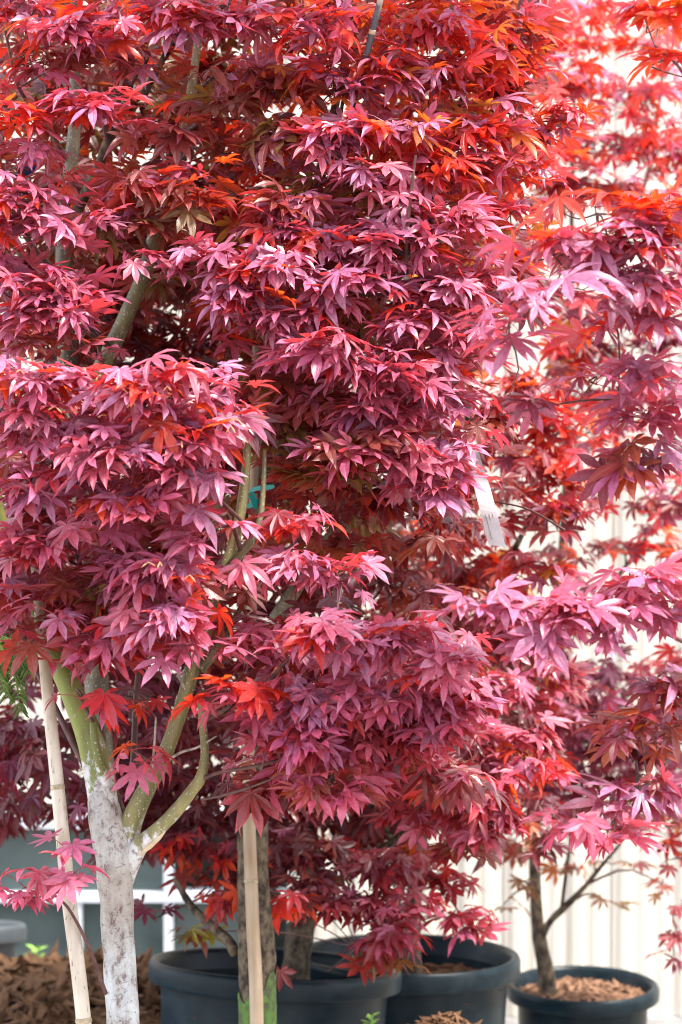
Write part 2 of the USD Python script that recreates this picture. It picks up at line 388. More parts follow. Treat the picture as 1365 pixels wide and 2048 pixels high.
for x, x2 in zip(mull[:-1], mull[1:]):
    part(g, "pane", box(x + 0.014, x2 - 0.014, WALL_Y + 0.012, WALL_Y + 0.016, zs + 0.006, rail - 0.016), "window_glass", False)
for x, x2 in zip(mull[::3][:-1], mull[::3][1:]):
    part(g, "pane", box(x + 0.014, x2 - 0.014, WALL_Y + 0.012, WALL_Y + 0.016, rail + 0.016, zt - 0.022), "window_glass", False)
part(g, "inner_wall", box(xl, xr, WALL_Y + 0.9, WALL_Y + 1.0, 0, 3.38), "room_wall", False)
part(g, "roof", box(xl - 0.1, xr, WALL_Y - 0.12, WALL_Y + 2.0, 3.404, 3.48), "white_frame", False)


# ------------------------------------------------------------------ mulch chips
def chips(points, rng, size=(0.012, 0.034), tilt=0.7):
    """One flat irregular splinter of bark on each point, as one mesh."""
    base = np.array([[-1, -.35, 0], [-.5, -.55, .1], [.6, -.45, 0], [1, .1, .06], [.5, .5, 0], [-.6, .45, .12], [0, 0, .35], [0, 0, -.3]], float)
    F = np.array([[0, 1, 6], [1, 2, 6], [2, 3, 6], [3, 4, 6], [4, 5, 6], [5, 0, 6], [1, 0, 7], [2, 1, 7], [3, 2, 7], [4, 3, 7], [5, 4, 7], [0, 5, 7]])
    n = len(points)
    S = rng.uniform(*size, n)[:, None] * np.stack([rng.uniform(.8, 1.3, n), rng.uniform(.25, .65, n), rng.uniform(.3, .7, n)], 1)
    V = (base[None] + rng.normal(0, .13, (n, 8, 3))) * S[:, None]
    from scipy.spatial.transform import Rotation
    R = Rotation.from_euler("zxy", np.stack([rng.uniform(0, 6.3, n), rng.normal(0, tilt, n), rng.normal(0, tilt, n)], 1)).as_matrix()
    V = np.einsum("nij,nkj->nki", R, V) + np.asarray(points)[:, None]
    return trimesh.Trimesh(V.reshape(-1, 3), (F[None] + 8 * np.arange(n)[:, None, None]).reshape(-1, 3), process=False)


def heap_z(x, y):
    top = 0.405 + 0.05 * (meshkit.fbm(np.stack([x * 4, y * 4, x * 0], -1), 3, 5) - 0.5)
    fall = np.clip((y - 4.35) / 0.75, 0, 1)
    back = np.clip((6.05 - y) / 0.45, 0, 1)
    side = np.clip((X(520) - x) / 0.25, 0, 1)
    top = np.minimum(top, CAM_Z - 0.2425 * y - 0.02 + 0.03 * meshkit.fbm(np.stack([x * 6, y * 6, x * 0 + 3], -1), 2, 8))
    return top * np.sqrt(fall * (2 - fall)) * np.sqrt(back) * np.sqrt(side)


m = Thing("bark_mulch", "heap of coarse brown bark mulch behind the white trunk at lower left", "mulch", kind="stuff")
xs, ys = np.linspace(-1.9, X(540), 60), np.linspace(4.3, 6.08, 50)
XX, YY = np.meshgrid(xs, ys, indexing="ij")
ZZ = heap_z(XX, YY) - 0.012
i = np.arange(XX.size).reshape(XX.shape)
F = np.vstack([np.stack([i[:-1, :-1], i[1:, :-1], i[1:, 1:]], -1).reshape(-1, 3), np.stack([i[:-1, :-1], i[1:, 1:], i[:-1, 1:]], -1).reshape(-1, 3)])
part(m, "mulch_bed", trimesh.Trimesh(np.stack([XX, YY, ZZ], -1).reshape(-1, 3), F, process=False), "soil", True, kind="stuff")
x, y = rng.uniform(-1.5, X(530), 7000), rng.uniform(4.55, 6.0, 7000)
part(m, "bark_chips", chips(np.stack([x, y, heap_z(x, y) + rng.uniform(-.006, .012, len(x))], 1), rng, (.016, .046), 0.5), "mulch_chip", False, kind="stuff")


# ------------------------------------------------------------------ pots
def pot(px, py, depth, radius, label, tilt=0.0, lean=0.0, fill=-0.07, look="pot_plastic", chip="mulch_chip", lip=0.042, mound=0.0, n_chips=700, group=None):
    c = at(px, py, depth)                # centre of the rim's top plane
    h = c[2]
    t = Thing("nursery_pot", label, "plant pot", (c[0], c[1], 0), group=group)
    r, rb, w = radius, radius * 0.80, 0.004
    R = trimesh.transformations.rotation_matrix(tilt, [0, 1, 0]) @ trimesh.transformations.rotation_matrix(lean, [1, 0, 0])
    til = trimesh.transformations.rotation_from_matrix(R)[:2] if abs(tilt) + abs(lean) > 0 else (0.0, [0, 0, 1])
    body = [(0, -h + .01), (rb - .012, -h + .01), (rb, -h + .022), (r - .026, -lip - .012), (r - .022, -lip + .001), (r - .022 - w, -lip + .001), (rb - w - .004, -h + .03), (0, -h + .03)]
    rim = [(r - .028, -lip - .001), (r - .002, -lip - .001), (r + .001, -lip + .003), (r + .002, -.012), (r - .003, -.002), (r - .008, 0), (r - .016, -.003), (r - .020, -.012), (r - .0262, -lip + .004), (r - .028, -lip - .001)]
    part(t, "body", lathe(body, c, tilt=til), look, 40)
    part(t, "rim", lathe(rim, c, 96, tilt=til), look, 50)
    rs = r - .03
    rr = np.linspace(0, rs, 9)
    prof = [(q, fill + mound * math.cos(q / rs * math.pi / 2)) for q in rr] + [(rs, fill - .02)]
    part(t, "potting_soil", lathe(prof[::-1], c, 40, tilt=til), "soil", True)
    a, q = rng.uniform(0, 6.28, n_chips), rs * np.sqrt(rng.uniform(0, 1, n_chips)) * .97
    pts = np.stack([q * np.cos(a), q * np.sin(a), fill + mound * np.cos(q / rs * np.pi / 2) + rng.uniform(-.003, .01, n_chips)], 1)
    R = trimesh.transformations.rotation_matrix(*til)[:3, :3]
    part(t, "bark_chips", chips(pts @ R.T + c, rng, (0.010, 0.026), 0.3), chip, False, kind="stuff")
    return t


pot(552, 1926, 4.68, 0.258, "wide dark blue-grey nursery pot behind the bamboo stake, its rim dipping to the left", tilt=0.05, lean=-0.115, fill=-0.10)
pot(815, 1906, 5.0, 0.246, "dark blue-grey nursery pot in the middle of three, overlapped on its left", tilt=0.01, lean=-0.05, fill=-0.07)
pot(1166, 1966, 5.5, 0.182, "low blue-grey nursery pot at right filled with pale wood chips", fill=-0.035, chip="pale_chip", lip=0.036, n_chips=600)
pot(-112, 1848, 5.75, 0.205, "grey nursery pot cut off by the left edge before the windows", look="pot_plastic_grey", fill=-0.05, lean=-0.16)
pot(893, 2088, 4.3, 0.105, "pot below the frame whose brown mulch heap rises before the middle pot", fill=-0.005, mound=0.05, n_chips=500)

# ------------------------------------------------------------------ maple leaves
ANG, LEN = np.radians([0, 36, -36, 75, -75, 119, -119]), np.array([1, .94, .94, .74, .74, .36, .36])


def leaf_variant(rng, fine):
    """A palmate blade: base at the origin, middle lobe along +x, upper face +z, middle lobe 1 long. (points, faces, normals, lobe)"""
    order = [5, 3, 1, 0, 2, 4, 6]
    keep = order if rng.random() < .75 else order[1:-1]
    k = len(keep)
    ang = np.array([ANG[j] for j in keep]) + rng.normal(0, .05, k)
    ln = np.array([LEN[j] for j in keep]) * rng.uniform(.88, 1.1, k)
    order_sign = ang[::-1] if ang[0] < ang[-1] else ang
    ang = np.sort(ang)[::-1]
    wid = rng.uniform(.108, .142)
    sinus = rng.uniform(.23, .33)
    fold, droop, curl = rng.uniform(.05, .5), rng.uniform(-.05, .30), rng.uniform(-.15, .6)
    lob_d = rng.normal(0, .13, k)
    bend = rng.normal(0, .10, k)
    ts = [.30, .44, .60, .77, .90, 1.0] if fine else [.30, .62, 1.0]
    hw = [None, .86, 1.0, .70, .26, 0] if fine else [None, 1.0, 0]
    V, F, N, L = [], [], [], []
    for j in range(k):
        a, ell, w = ang[j], ln[j], wid * (.55 + .45 * ln[j]) * rng.uniform(.9, 1.1)
        d, nrm = np.array([math.cos(a), math.sin(a)]), np.array([-math.sin(a), math.cos(a)])
        for side in (1, -1):
            o = j - side            # neighbour towards larger angle first
            if 0 <= o < k:
                am = (a + ang[o]) / 2
                sr = sinus * (min(ell, ln[o]) + .25) / 1.25
                s2 = np.array([math.cos(am), math.sin(am)]) * sr
            else:
                s2 = d * ell * .16 + side * nrm * ell * .10
            mids = [np.zeros(2)] + [d * ell * t + nrm * bend[j] * ell * t * t * .5 for t in ts]
            sides = [s2] + [mids[q + 1] + side * nrm * w * hw[q] * rng.uniform(.93, 1.07) for q in range(1, len(ts) - 1)]
            P2 = np.array(mids + sides)
            nm = len(mids)
            across = np.concatenate([np.zeros(nm), np.ones(len(sides))])
            along = np.concatenate([[0], ts, ts[:-1]])
            r = np.linalg.norm(P2, axis=1)
            z = fold * across * np.concatenate([np.zeros(nm), [wid * .6 * .9] + [wid * hw[q] for q in range(1, len(ts) - 1)]]) - droop * r**2 * .6 + lob_d[j] * r**2 - curl * np.maximum(0, r - .45) ** 2
            P = np.column_stack([P2, z])
            f = [[0, nm, 1]]
            for q in range(len(sides) - 1):
                f += [[q + 1, nm + q, nm + q + 1], [q + 1, nm + q + 1, q + 2]]
            f.append([nm - 2, nm + len(sides) - 1, nm - 1])
            f = np.array(f)
            if side > 0:
                f = f[:, ::-1]
            fn = np.cross(P[f[:, 1]] - P[f[:, 0]], P[f[:, 2]] - P[f[:, 0]])
            n = np.zeros_like(P)
            for c in range(3):
                np.add.at(n, f[:, c], fn)
            n /= np.maximum(np.linalg.norm(n, axis=1, keepdims=True), 1e-12)
            F.append(f + sum(len(x) for x in V))
            V.append(P), N.append(n), L.append(np.column_stack([across, along, np.full(len(P), j / 7)]))
    return np.vstack(V), np.vstack(F), np.vstack(N), np.vstack(L)


lr = np.random.default_rng(11)
FINE = [leaf_variant(lr, True) for _ in range(36)]
_state = np.random.default_rng(11)
COARSE = [leaf_variant(_state, False) for _ in range(24)]
# make sure the upper face looks up
for lib in (FINE, COARSE):
    for q, (v, f, n, l) in enumerate(lib):
        if n[:, 2].mean() < 0:
            lib[q] = (v, f[:, ::-1], -n, l)

#            blade colour            light that passes
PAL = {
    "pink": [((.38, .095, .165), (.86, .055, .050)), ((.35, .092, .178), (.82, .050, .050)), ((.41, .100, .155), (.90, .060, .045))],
    "mauve": [((.35, .128, .232), (.80, .050, .065)), ((.32, .116, .215), (.76, .045, .060)), ((.38, .134, .226), (.84, .055, .065))],  # waxy bloom plus bluish sky sheen mixed into the base, as in pink
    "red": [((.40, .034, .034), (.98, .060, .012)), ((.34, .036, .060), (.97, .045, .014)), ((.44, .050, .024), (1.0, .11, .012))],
    "wine": [((.085, .011, .018), (.30, .012, .010)), ((.075, .012, .022), (.27, .011, .011)), ((.11, .014, .018), (.36, .016, .010))],  # crown shade painted into the blades: darkened burgundy for inner and low leaves
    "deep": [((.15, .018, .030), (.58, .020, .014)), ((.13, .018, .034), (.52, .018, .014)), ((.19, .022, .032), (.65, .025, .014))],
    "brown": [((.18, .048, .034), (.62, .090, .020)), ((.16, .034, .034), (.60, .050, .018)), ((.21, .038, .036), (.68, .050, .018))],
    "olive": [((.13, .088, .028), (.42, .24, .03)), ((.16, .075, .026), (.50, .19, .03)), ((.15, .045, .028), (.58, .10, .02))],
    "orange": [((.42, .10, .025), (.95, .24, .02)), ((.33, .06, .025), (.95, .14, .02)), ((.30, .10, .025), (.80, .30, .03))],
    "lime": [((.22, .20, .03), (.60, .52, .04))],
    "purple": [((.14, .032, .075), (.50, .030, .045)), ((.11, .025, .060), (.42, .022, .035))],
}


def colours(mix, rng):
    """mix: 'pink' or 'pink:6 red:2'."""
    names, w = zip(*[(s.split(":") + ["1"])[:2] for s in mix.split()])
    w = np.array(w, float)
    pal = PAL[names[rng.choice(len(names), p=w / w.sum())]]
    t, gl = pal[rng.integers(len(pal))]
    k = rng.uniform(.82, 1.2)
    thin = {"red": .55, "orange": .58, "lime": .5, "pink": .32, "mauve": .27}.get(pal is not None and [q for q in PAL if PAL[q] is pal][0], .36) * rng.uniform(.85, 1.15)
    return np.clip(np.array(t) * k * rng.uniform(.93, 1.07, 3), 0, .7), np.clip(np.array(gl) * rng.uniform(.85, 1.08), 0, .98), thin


# gaps in the foliage where the photograph shows what is behind: (x0, x1, y0, y1, nothing nearer than this depth)
OPEN = [(930, 1040, 965, 1105, 3.77), (455, 545, 925, 1035, 3.97), (330, 420, 1320, 1400, 3.42), (392, 448, 1215, 1330, 3.41), (415, 475, 1060, 1215, 3.45), (225, 300, 550, 700, 3.86), (110, 160, 690, 735, 3.95), (795, 845, 300, 500, 3.55), (715, 770, 0, 110, 3.62), (120, 175, 1390, 1520, 3.44), (300, 345, 1440, 1500, 3.42), (0, 60, 1260, 1420, 3.64)]


class Tree:
    """A maple: trunk and limbs from pixel lines at their depth, sprays of leaves round twig ends."""

    def __init__(self, label, base, seed, group="young red maples in the nursery row", leaf=0.0445):
        self.rng = np.random.default_rng(seed)
        self.t = Thing("maple_tree", label, "maple tree", base, group=None)
        self.skel, self.leaves, self.twigs, self.stalks, self.size = [], [], [], [], leaf

    def limb(self, name, pts, look, n=26, sides=14, bump=0.10, seed=1, taper_end=None, **data):
        """pts: (px, py, depth, width in photo pixels)."""
        P = np.array([[*at(a, b, d), mm(w, d) / 2] for a, b, d, w in pts])
        S = spline(P, n)
        part(self.t, name, tube(S[:, :3], np.maximum(S[:, 3], .0008), sides, bump, seed), look, True, **data)
        self.skel.append(S)
        return S

    def leaf(self, base, tip, roll, size, mix, node=None):
        m = np.asarray(base) + np.asarray(tip) * size * .5
        x, y, d = project(m)
        for (a0, a1, b0, b1, dd) in OPEN:
            if a0 < x < a1 and b0 < y < b1 and d < dd:
                return
        self.leaves.append((np.asarray(base), np.asarray(tip), roll, size, *colours(mix, self.rng), None if node is None else np.asarray(node)))

    def node(self, p, out, n, mix, size, droop=32, sd=17):
        """n leaves round a twig end at p; out: horizontal direction away from the crown."""
        r = self.rng
        a0 = math.atan2(out[1], out[0])
        for k in range(n):
            az = a0 + r.normal(0, .45) + (k - (n - 1) / 2) * r.uniform(.75, 1.15)
            dr = math.radians(np.clip(r.normal(droop, sd), -15, 85))
            d = np.array([math.cos(az), math.sin(az), 0])
            pl = r.uniform(.012, .036)
            q = p + d * pl + [0, 0, pl * r.uniform(-.5, .7)]
            tip = d * math.cos(dr) + np.array([0, 0, -math.sin(dr)])
            self.leaf(q, tip, r.normal(0, .42), size * np.clip(r.normal(1, .22), .5, 1.45), mix, p)

    def spray(self, px, py, w, h, depth, mix, dens=1.0, droop=16, size=1.0, n=None, twig=True, sd=20):
        r = self.rng
        n = n or max(3, int(w * h / 740 * dens))
        c = at(px, py, depth)
        nodes = max(1, round(n / 3.4))
        rx, rz = mm(max(w - 75, 12), depth) / 2, mm(max(h - 44, 10), depth) / 2
        ry = min(max(.45 * rx, .02), .10)
        left = n
        twig_pts = []
        for k in range(nodes):
            while True:
                u = r.uniform(-1, 1, 3)
                if u @ u <= 1:
                    break
            u[1] = -abs(u[1]) if r.random() < .6 else u[1]
            p = c + u * [rx, ry, rz] - [0, 0, .10 * rx * (u[0] ** 2)]
            out = np.array([u[0] * .9, -0.75 + .35 * u[1], 0]) + r.normal(0, .3, 3)
            m_ = max(1, round(left / (nodes - k)))
            left -= m_
            self.node(p, out, m_, mix, self.size * size, droop, sd)
            twig_pts.append(p)
        if twig:
            self.join(c + [0, ry * .8, -rz * .3], twig_pts)

    def join(self, hub, ends):
        """A twig from the nearest limb to the spray's hub and finer ones on to the twig ends."""
        r = self.rng
        S = np.vstack(self.skel)
        sx, sy, _ = project(S[:, :3])
        bare = np.zeros(len(S), bool)
        for a0, a1, b0, b1, dd in OPEN:
            bare |= (sx > a0) & (sx < a1) & (sy > b0) & (sy < b1)
        S = S[~bare]
        d = np.linalg.norm(S[:, :3] - hub, axis=1) + np.maximum(0, S[:, 2] - hub[2] + .02) * 2.0
        s = S[np.argmin(d)]
        a = s[:3]
        mid = (a + hub) / 2 + r.normal(0, .015, 3) + [0, 0, .02]
        n = max(5, int(np.linalg.norm(hub - a) / .03))
        r0 = min(s[3] * .6, .0042)
        Q = spline([a, mid, hub], n)
        self.twigs.append(tube(Q, np.linspace(r0, .0016, n), 6, cap=False))
        for e in ends:
            m_ = (hub + e) / 2 + r.normal(0, .008, 3)
            self.twigs.append(tube(spline([hub, m_, e], 5), np.linspace(.0015, .0008, 5), 5, cap=False))

    def fill(self, x0, y0, x1, y1, d0, d1, n, mix, droop=28, size=1.15, taper=None):
        """n leaves through the depth of the crown behind the sprays."""
        r = self.rng
        for k in range(max(1, n // 4)):
            px, py, d = r.uniform(x0, x1), r.uniform(y0, y1), r.uniform(d0, d1)
            self.node(at(px, py, d), np.array([r.normal(0, .8), -.5, 0]), 4, mix, self.size * size, droop, 22)


TREES = []


def leaf_arrays(lf, lib, pick):
    base, tip, roll, size, tint, glow, thin, _ = lf
    v, f, n, l = lib[pick]
    x = tip / np.linalg.norm(tip)
    up = np.array([0, 0, 1.0]) - x * x[2]
    if np.linalg.norm(up) < 1e-3:
        up = np.array([0, -1.0, 0])
    up /= np.linalg.norm(up)
    s = np.cross(up, x)
    up, s = up * math.cos(roll) + s * math.sin(roll), s * math.cos(roll) - up * math.sin(roll)
    R = np.stack([x, s, up])
    l = l.copy()
    l[:, 2] = thin
    return (v * size) @ R + base, f, n @ R, l


# ---- tree A: front left, white trunk
A_D = 3.4
A = Tree("slender red maple in front with whitewashed trunk forking above the mulch at lower left", at(250, 3010, A_D) * [1, 1, 0], 21)
TREES.append(A)
A.limb("trunk", [(262, 3010, 3.4, 86), (254, 2300, 3.4, 76), (246, 2048, 3.4, 68), (238, 1900, 3.4, 66), (232, 1790, 3.4, 70), (226, 1700, 3.4, 80), (213, 1645, 3.41, 70), (205, 1602, 3.41, 59), (201, 1575, 3.41, 48), (198, 1552, 3.41, 34)], "white_bark", 60, 20, .12, 3)
A.limb("limb", [(216, 1665, 3.41, 48), (207, 1608, 3.41, 60), (196, 1540, 3.42, 60), (178, 1470, 3.43, 54), (150, 1400, 3.44, 48), (122, 1340, 3.45, 42), (96, 1290, 3.46, 36), (70, 1230, 3.47, 30), (40, 1150, 3.48, 27), (16, 1080, 3.5, 24), (-4, 1000, 3.5, 18), (-14, 880, 3.5, 12)], "green_bark", 46, 16, .06, 4)
A.limb("limb", [(228, 1830, 3.42, 30), (240, 1730, 3.41, 56), (262, 1648, 3.405, 45), (285, 1595, 3.4, 38), (320, 1530, 3.4, 34), (345, 1470, 3.4, 31), (368, 1400, 3.4, 30), (390, 1320, 3.41, 31), (415, 1250, 3.42, 29), (432, 1190, 3.43, 27), (448, 1145, 3.44, 24), (470, 1080, 3.45, 23), (484, 1010, 3.46, 21), (492, 940, 3.47, 18), (498, 860, 3.48, 12)], "olive_bark", 56, 14, .06, 5)
A.limb("limb", [(230, 1830, 3.425, 26), (250, 1745, 3.408, 48), (276, 1696, 3.395, 38), (310, 1665, 3.38, 30), (350, 1625, 3.37, 28), (385, 1580, 3.36, 25), (402, 1555, 3.36, 24), (410, 1510, 3.37, 18), (406, 1450, 3.37, 17), (402, 1400, 3.38, 16)], "olive_bark", 34, 14, .08, 6)
A.limb("limb", [(400, 1340, 3.4, 22), (425, 1310, 3.41, 21), (452, 1270, 3.42, 16), (480, 1220, 3.42, 12), (520, 1165, 3.42, 10), (560, 1110, 3.42, 8)], "dark_olive_bark", 22, 10, .05, 7)
A.limb("limb", [(440, 1160, 3.43, 22), (470, 1120, 3.43, 20), (500, 1085, 3.43, 17), (520, 1040, 3.44, 13), (528, 960, 3.46, 10), (530, 900, 3.48, 7)], "dark_olive_bark", 22, 10, .05, 8)
A.limb("branch", [(214, 1570, 3.395, 20), (200, 1530, 3.385, 20), (190, 1480, 3.385, 17), (186, 1445, 3.39, 14)], "green_bark", 14, 10, .06, 9)
A.limb("branch", [(172, 1535, 3.42, 14), (145, 1485, 3.44, 13), (118, 1430, 3.46, 12), (88, 1370, 3.5, 11), (60, 1320, 3.52, 10), (50, 1270, 3.54, 9)], "twig_bark", 18, 9, .06, 10)
A.limb("branch", [(250, 1632, 3.42, 11), (235, 1590, 3.43, 11), (215, 1530, 3.43, 10), (205, 1460, 3.43, 9), (200, 1400, 3.43, 8)], "twig_bark", 18, 8, .06, 11)
A.limb("branch", [(262, 1600, 3.46, 14), (268, 1500, 3.48, 13), (272, 1400, 3.5, 12), (276, 1320, 3.5, 10), (262, 1250, 3.48, 8)], "twig_bark", 20, 9, .06, 12)
A.limb("branch", [(96, 1305, 3.46, 13), (60, 1282, 3.43, 13), (20, 1262, 3.4, 12), (-30, 1240, 3.4, 11)], "twig_bark", 14, 9, .06, 13)
A.limb("branch", [(240, 1290, 3.44, 9), (215, 1220, 3.42, 11), (190, 1175, 3.40, 12), (160, 1130, 3.38, 10), (150, 1060, 3.36, 8)], "twig_bark", 16, 8, .06, 14)
A.limb("branch", [(330, 1525, 3.40, 6), (362, 1505, 3.38, 6), (395, 1495, 3.37, 5), (434, 1472, 3.36, 3)], "dry_twig", 12, 6, .05, 15)
A.limb("branch", [(305, 1535, 3.37, 5), (309, 1490, 3.365, 5), (312, 1435, 3.36, 4)], "dry_twig", 10, 6, .05, 16)
A.limb("branch", [(368, 1375, 3.38, 5), (356, 1345, 3.37, 5), (366, 1312, 3.365, 4)], "dry_twig", 10, 6, .05, 17)
A.limb("branch", [(400, 1560, 3.36, 10), (440, 1545, 3.34, 8), (500, 1535, 3.3, 8), (560, 1520, 3.3, 6)], "twig_bark", 14, 8, .05, 18)
A.limb("branch", [(404, 1600, 3.36, 5), (450, 1590, 3.34, 6), (500, 1575, 3.32, 5), (540, 1560, 3.3, 4)], "twig_bark", 14, 8, .05, 19)
A.limb("branch", [(410, 1440, 3.38, 12), (470, 1410, 3.34, 10), (540, 1360, 3.30, 9), (590, 1310, 3.27, 8), (680, 1300, 3.25, 6), (790, 1330, 3.25, 5)], "twig_bark", 26, 8, .05, 20)
A.limb("branch", [(20, 1090, 3.5, 12), (90, 1020, 3.42, 11), (180, 920, 3.36, 9), (260, 850, 3.30, 8), (330, 800, 3.28, 6)], "twig_bark", 22, 8, .05, 21)
A.limb("branch", [(-12, 900, 3.5, 10), (10, 860, 3.4, 9), (30, 800, 3.32, 8), (90, 760, 3.28, 6)], "twig_bark", 18, 8, .05, 22)
A.limb("sprout", [(212, 1988, 3.372, 9), (200, 1955, 3.36, 8), (176, 1890, 3.34, 8), (145, 1830, 3.32, 7), (126, 1805, 3.31, 6), (106, 1790, 3.31, 5), (84, 1786, 3.31, 4)], "twig_bark", 26, 8, .10, 23)
part(A.t, "pruning_stub", tube([at(281, 1709, 3.384), at(299, 1693, 3.377), at(318, 1675, 3.375), at(337, 1652, 3.374)], [.002, .0045, .004, .0015], 10, .2, 3), "pale_stub_wood", True)
PB = "pink:6 mauve:4 red:1"
for s in [
    (95, 755, 260, 130, 3.27, PB, 1.0), (300, 765, 280, 120, 3.25, "pink:5 red:3 mauve:2", 1.1), (395, 850, 250, 110, 3.25, "pink:5 red:3 mauve:2", 1.1), (120, 850, 270, 120, 3.27, PB, 1.0),
    (260, 900, 300, 120, 3.24, PB, 1.0), (385, 945, 220, 100, 3.26, PB, 1.0), (90, 960, 240, 120, 3.28, PB, 1.0), (250, 1000, 280, 110, 3.26, PB, 1.0), (405, 1055, 170, 90, 3.28, PB, 1.0),
    (80, 1095, 190, 110, 3.28, "pink:4 deep:2", .9), (190, 1170, 230, 120, 3.34, "brown:4 pink:2 olive:1", .9), (330, 1150, 230, 110, 3.27, PB, 1.0), (340, 1235, 230, 110, 3.26, PB, 1.1), (390, 1285, 160, 80, 3.27, PB, .9),
    (210, 1290, 210, 110, 3.30, "pink:3 red:2 deep:2", .9), (20, 1180, 140, 110, 3.36, "deep:2 brown:2", .9), (120, 1240, 150, 90, 3.38, "brown:3 deep:2", .8),
    (600, 1130, 180, 90, 3.32, "mauve:3 pink:3", 1.0), (680, 1150, 120, 90, 3.32, "mauve:3 pink:3", 1.0), (600, 1045, 170, 80, 3.36, "pink:3 red:2 deep:2", .9),
    (640, 1270, 240, 110, 3.24, PB, 1.1), (790, 1275, 240, 110, 3.24, PB, 1.1), (895, 1330, 170, 100, 3.22, PB, 1.0), (475, 1395, 220, 100, 3.26, "pink:4 red:3", 1.0), (620, 1390, 250, 110, 3.27, PB, 1.0),
    (760, 1380, 250, 110, 3.27, "pink:5 mauve:2", 1.0), (600, 1480, 250, 110, 3.26, "pink:4 red:1 deep:2", .9), (660, 1555, 210, 110, 3.26, "pink:4 brown:2", 1.0), (740, 1480, 220, 110, 3.30, "pink:3 deep:2", .9), (870, 1420, 220, 110, 3.30, "mauve:2 pink:3 deep:1", 1.0),
]:
    A.spray(*s)
# single twigs low on the stems
for (x, y, d, n, mix, sz) in [(160, 1395, 3.33, 3, "pink deep red", 1.0), (225, 1400, 3.32, 3, "pink deep red", 1.0), (262, 1500, 3.33, 4, "pink:2 red", 1.0), (290, 1525, 3.33, 4, "pink:2 deep", 1.0), (262, 1400, 3.42, 2, "red", .62), (300, 1402, 3.42, 2, "red", .62),
                              (134, 1700, 3.29, 4, "pink", .9), (150, 1745, 3.28, 4, "pink", 1.05), (75, 1752, 3.30, 4, "pink", .95), (25, 1790, 3.31, 4, "pink", .95), (50, 1775, 3.30, 3, "pink", .9)]:
    A.node(at(x, y, d), np.array([0, -1, 0]), n, mix, A.size * sz, 35, 18)
    if y > 1690:
        A.twigs.append(tube(spline([at(106, 1790, 3.31), at((x + 106) / 2, (y + 1790) / 2 + 5, 3.305), at(x, y, d)], 6), np.linspace(.0016, .0009, 6), 6, cap=False))
    else:
        A.join(at(x, y, d) + [0, .03, 0], [at(x, y, d)])
A.fill(-30, 740, 500, 1280, 3.25, 3.36, 190, PB, droop=15, size=.95)
A.fill(520, 1230, 960, 1560, 3.26, 3.36, 110, PB, droop=15, size=.95)
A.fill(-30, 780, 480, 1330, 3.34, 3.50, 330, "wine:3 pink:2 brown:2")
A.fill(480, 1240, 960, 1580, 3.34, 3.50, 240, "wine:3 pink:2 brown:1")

# ---- tree B: centre, behind the bamboo stake with the yellow node
B = Tree("tall bushy red maple at centre tied to a bamboo stake, trunk base daubed green", at(512, 2760, 4.1) * [1, 1, 0], 22)
TREES.append(B)
B.limb("trunk", [(520, 2760, 4.1, 94), (517, 2200, 4.1, 80), (516, 2048, 4.1, 70), (515, 1960, 4.1, 72), (512, 1890, 4.1, 76), (508, 1800, 4.1, 66), (506, 1700, 4.1, 62), (506, 1600, 4.1, 58), (508, 1500, 4.1, 50), (512, 1300, 4.1, 44), (520, 1100, 4.1, 38), (540, 850, 4.1, 32), (580, 600, 4.05, 26), (640, 350, 4.0, 20), (690, 120, 4.0, 14), (720, -60, 4.0, 10)], "brown_bark", 90, 16, .12, 31)
pb = spline(np.array([[*at(a, c, d), mm(w, d) / 2] for a, c, d, w in [(516.5, 2090, 4.1, 74), (516, 2035, 4.1, 74.5), (515, 1985, 4.1, 75), (515, 1962, 4.1, 75.5)]]), 14)
band = tube(pb[:, :3], pb[:, 3] + .0012, 22, .05, 31, cap=False)
bv = np.array(band.vertices).reshape(14, 22, 3)
bv[:, :, 2] += np.linspace(0, 1, 14)[:, None] * (.028 * np.sin(np.arange(22) / 22 * 6.28 + 1.2) + .012 * np.sin(np.arange(22) * 1.7))
band = trimesh.Trimesh(bv.reshape(-1, 3), band.faces, process=False)
part(B.t, "painted_band", band, "green_paint", True, label="patch of bright green paint round the foot of the trunk")
B.limb("limb", [(512, 1300, 4.1, 34), (590, 1180, 4.02, 30), (650, 1090, 3.98, 26), (700, 1010, 3.95, 22), (770, 880, 3.9, 16), (850, 740, 3.88, 12)], "lichen_bark", 34, 10, .12, 32)
B.limb("limb", [(530, 960, 4.1, 26), (640, 800, 4.0, 20), (760, 600, 3.95, 14), (860, 380, 3.9, 12), (930, 180, 3.9, 9)], "brown_bark", 34, 10, .12, 33)
B.limb("limb", [(505, 1500, 4.1, 24), (620, 1420, 4.05, 20), (760, 1330, 4.0, 15), (880, 1280, 3.95, 10)], "brown_bark", 24, 9, .12, 34)
B.limb("limb", [(470, 1905, 4.11, 24), (455, 1880, 4.14, 22), (420, 1850, 4.2, 20), (385, 1815, 4.25, 16), (350, 1760, 4.3, 10)], "brown_bark", 18, 10, .12, 35)
B.limb("limb", [(540, 850, 4.1, 18), (580, 700, 3.95, 14), (640, 380, 3.75, 11), (668, 300, 3.72, 9), (690, 180, 3.72, 7)], "brown_bark", 24, 8, .12, 36)
B.limb("dead_stem", [(812, 590, 3.56, 9), (815, 480, 3.55, 8), (822, 390, 3.54, 7), (832, 310, 3.53, 5)], "twig_bark", 18, 8, .10, 37, label="bare dead stem standing upright among the leaves")
for (x, y) in ((815, 458), (826, 355), (813, 556)):
    part(B.t, "bud", trimesh.creation.icosphere(2, .0048).apply_transform(np.diag([1.2, 1, .8, 1])).apply_translation(at(x, y, 3.545)), "tag_white" if y == 458 else "dry_twig", True)
UP = "red:5 mauve:3 pink:2 orange:1"
MV = "mauve:4 pink:4 red:1"
